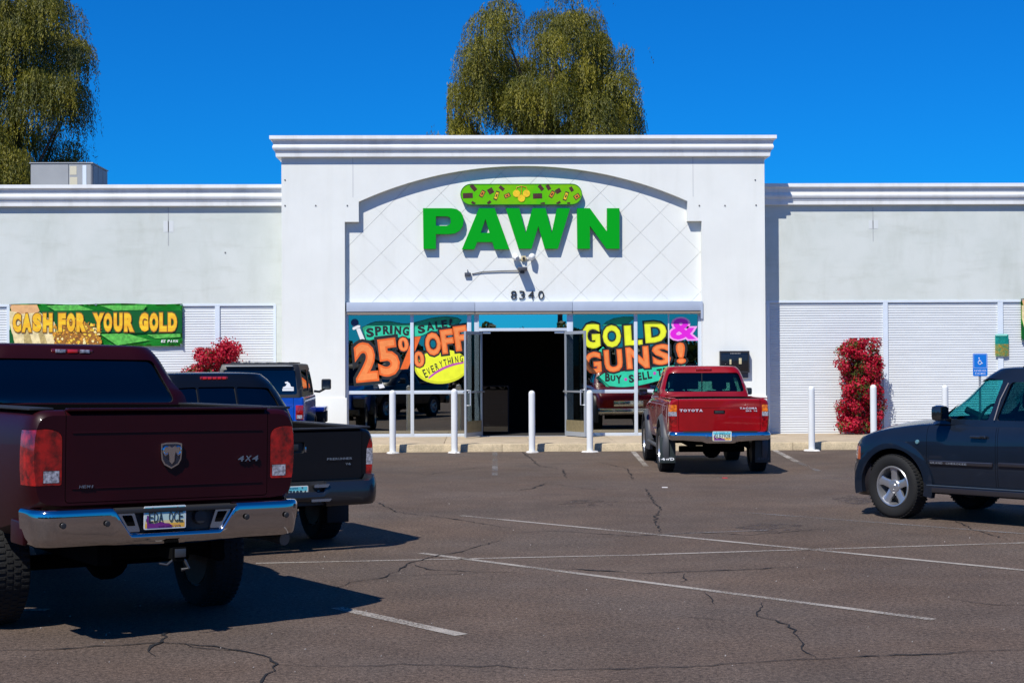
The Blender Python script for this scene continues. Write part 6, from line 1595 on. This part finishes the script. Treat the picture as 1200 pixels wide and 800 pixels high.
# ---- weeping trees behind the building
wl_ = leafmat('weeping_leaf', [(.013, .023, .004), (.058, .072, .005), (.17, .16, .006), (.36, .30, .012)], .55)
wb = mat('tree_bark', (.07, .05, .04), .95, var=.3, scale=5, bump=.6, bscale=15)
def inpoly(p, poly):
    c = False; j = len(poly) - 1
    for i in range(len(poly)):
        if (poly[i][1] > p[1]) != (poly[j][1] > p[1]) and p[0] < (poly[j][0] - poly[i][0]) * (p[1] - poly[i][1]) / (poly[j][1] - poly[i][1] + 1e-9) + poly[i][0]: c = not c
        j = i
    return c
def weeping(poly_px, Y, trunk_px, label, seed, nstr, holes=(), zlow=5.):
    np.random.seed(seed); rg = random.Random(seed)
    base = at(trunk_px, 300, Y); t = thing('weeping_tree', label, 'tree', (base.x, Y, 0), 0)
    poly = [((lambda q: (q.x - base.x, q.z))(at(u, v, Y))) for u, v in poly_px]
    xs = [p[0] for p in poly]; zs_ = [p[1] for p in poly]; x0, x1, z0, z1 = min(xs), max(xs), min(zs_), max(zs_); cxp = (x0 + x1) / 2; hwp = (x1 - x0) / 2
    clumps = []
    while len(clumps) < 120:
        p = (rg.uniform(x0, x1), rg.uniform(zlow, z1))
        if p[1] > z0 and not inpoly(p, poly): continue
        if any((p[0] - h[0]) ** 2 + (p[1] - h[1]) ** 2 < h[2] ** 2 for h in holes): continue
        d = hwp * .85 * math.sqrt(max(.05, 1 - ((p[0] - cxp) / hwp) ** 2))
        clumps.append((p[0], rg.uniform(-d, d), p[1], rg.random()))
    C, U, V = [], [], []
    for i in range(nstr):
        c = clumps[i % len(clumps)]; rad_ = .55 + .5 * c[3]; a = rg.uniform(0, 6.283); q = math.sqrt(rg.random()) * 1.05
        ox, oy = math.cos(a) * q * rad_, math.sin(a) * q * rad_; x, y, z = c[0] + ox, c[1] + oy, c[2] + rad_ * .7 * math.sqrt(max(0, 1.1 - q * q)) + rg.gauss(0, .08)
        if z > z0 and not inpoly((x, z), poly) and rg.random() < .995: continue
        if any((x - h[0]) ** 2 + (z - h[1]) ** 2 < h[2] ** 2 for h in holes): continue
        L = rg.uniform(.35, 1.5) * (.6 + .6 * q); n = max(4, int(L / .06)); s = np.linspace(0, 1, n)[:, None]
        pts = np.array([x, y, z]) + np.concatenate([ox * .35 * s ** .6, oy * .35 * s ** .6, -L * s ** 1.2], 1) + np.random.normal(size=(n, 3)) * .03
        d = np.tile([[ox * .25, oy * .25, -1]], (n, 1)) + np.random.normal(size=(n, 3)) * .38; d /= np.linalg.norm(d, axis=1)[:, None]
        o_ = np.array([[ox, oy, .45 * rad_ * (1 - .8 * q)]]) / rad_ + np.random.normal(size=(n, 3)) * .38
        w = np.cross(d, o_); w /= np.linalg.norm(w, axis=1)[:, None] + 1e-6
        C.append(pts); U.append(d * np.random.uniform(.045, .09, (n, 1))); V.append(w * .0145)
    C, U, V = map(np.concatenate, (C, U, V))
    quads('crown', C, U, V, wl_, t, 'stuff')
    bm = bmesh.new(); zf = z0 + (z1 - z0) * .25
    tube(bm, [(0, 0, 0), (.1, 0, 2), (.0, .1, zf * .55), (.1, 0, zf)], [.42, .34, .28, .2], 12); obj('trunk', bm, wb, t)
    for k in range(40):
        c = clumps[k * 2]
        if c[2] > z0 + (z1 - z0) * .72: continue
        s = Vector((0, 0, zf * rg.uniform(.45, 1.0))); e = Vector(c[:3]); m1 = s.lerp(e, .45) + Vector((rg.gauss(0, .2), rg.gauss(0, .2), .25 * (e - s).length * .6))
        bm = bmesh.new(); tube(bm, [s, s.lerp(m1, .5) + Vector((rg.gauss(0, .1), 0, .1)), m1, m1.lerp(e, .6) + Vector((0, 0, .15)), e], [.13, .09, .06, .035, .015], 6)
        obj('limb', bm, wb, t)
    return t
Yt = 58.
def H3(pts): return [(at(u, v, Yt).x - at(640, 300, Yt).x, at(u, v, Yt).z, r) for u, v, r in pts]
weeping([(529, 160), (524, 115), (530, 70), (536, 42), (552, 38), (562, 28), (578, 10), (590, 8), (602, 12), (612, 8), (622, 0), (634, -12), (660, -22), (690, -14), (708, 4), (713, 28), (716, 52), (730, 66), (741, 80), (742, 110), (750, 135), (746, 160)], Yt, 640,
        'weeping olive green tree rising behind the middle of the shop roof', 21, 25000, H3([(668, 60, .35), (675, 76, .22)]), 5)
Yl = 56.
weeping([(-90, 230), (-90, -60), (40, -60), (66, -35), (78, -5), (86, 22), (98, 48), (100, 85), (92, 118), (104, 140), (108, 152), (92, 172), (78, 190), (66, 230)], Yl, 12,
        'weeping olive green tree behind the rooftop unit at the left edge', 33, 23000, [], 5)

# ================================================================== WHAT THE GLASS REFLECTS (street side behind the viewer)
def palm(x, y, h, lab, seed):
    np.random.seed(seed); t = thing('palm_tree', lab, 'palm tree', (x, y, 0), 0, 'fan palms mirrored in the shop glass')
    bm = bmesh.new(); tube(bm, [(0, 0, 0), (.1, 0, h * .5), (0, .05, h)], [.3, .22, .2], 10); obj('trunk', bm, wb, t)
    C, U, V = [], [], []
    for k in range(46):
        a = random.uniform(0, 6.28); e = random.uniform(-.9, 1.3); d = np.array([math.cos(a) * math.cos(e), math.sin(a) * math.cos(e), math.sin(e)]); L = 1.5
        for j in range(9):
            w = d * (1 - .0) + np.random.normal(size=3) * .28; w /= np.linalg.norm(w)
            C.append(np.array([0, .05, h]) + d * L * .6 + w * .55); U.append(w * .7); s = np.cross(w, [0, 0, 1]); V.append(s * .05)
    quads('fronds', np.array(C), np.array(U), np.array(V), grn_l, t, 'stuff'); return t
palm(-14, -52, 11.5, 'tall fan palm whose crown shows mirrored in the transom glass right of centre', 1)
palm(7, -60, 12, 'fan palm mirrored in the glass above GOLD', 2)
palm(22, -58, 11, 'fan palm mirrored in the right storefront window', 3)
np.random.seed(8); n = 42000
u = np.random.uniform(-70, 70, n); top = 3.9 + .7 * np.sin(u * .35) + .5 * np.sin(u * .9 + 1) + .4 * np.sin(u * 2.3)
C = np.stack([u, -44 + np.random.normal(size=n) * 1.3, np.random.uniform(0, 1, n) ** .8 * top], 1); U = rv(n) * .28; V = np.cross(U, rv(n)) * .8
hd = quads('hedgerow', C, U, V, leafmat('hedge_leaf', [(.015, .03, .006), (.05, .08, .015)], .5), None, 'stuff')
tag(hd, 'dark leafy hedgerow across the street, mirrored in the shop glass', 'hedge')
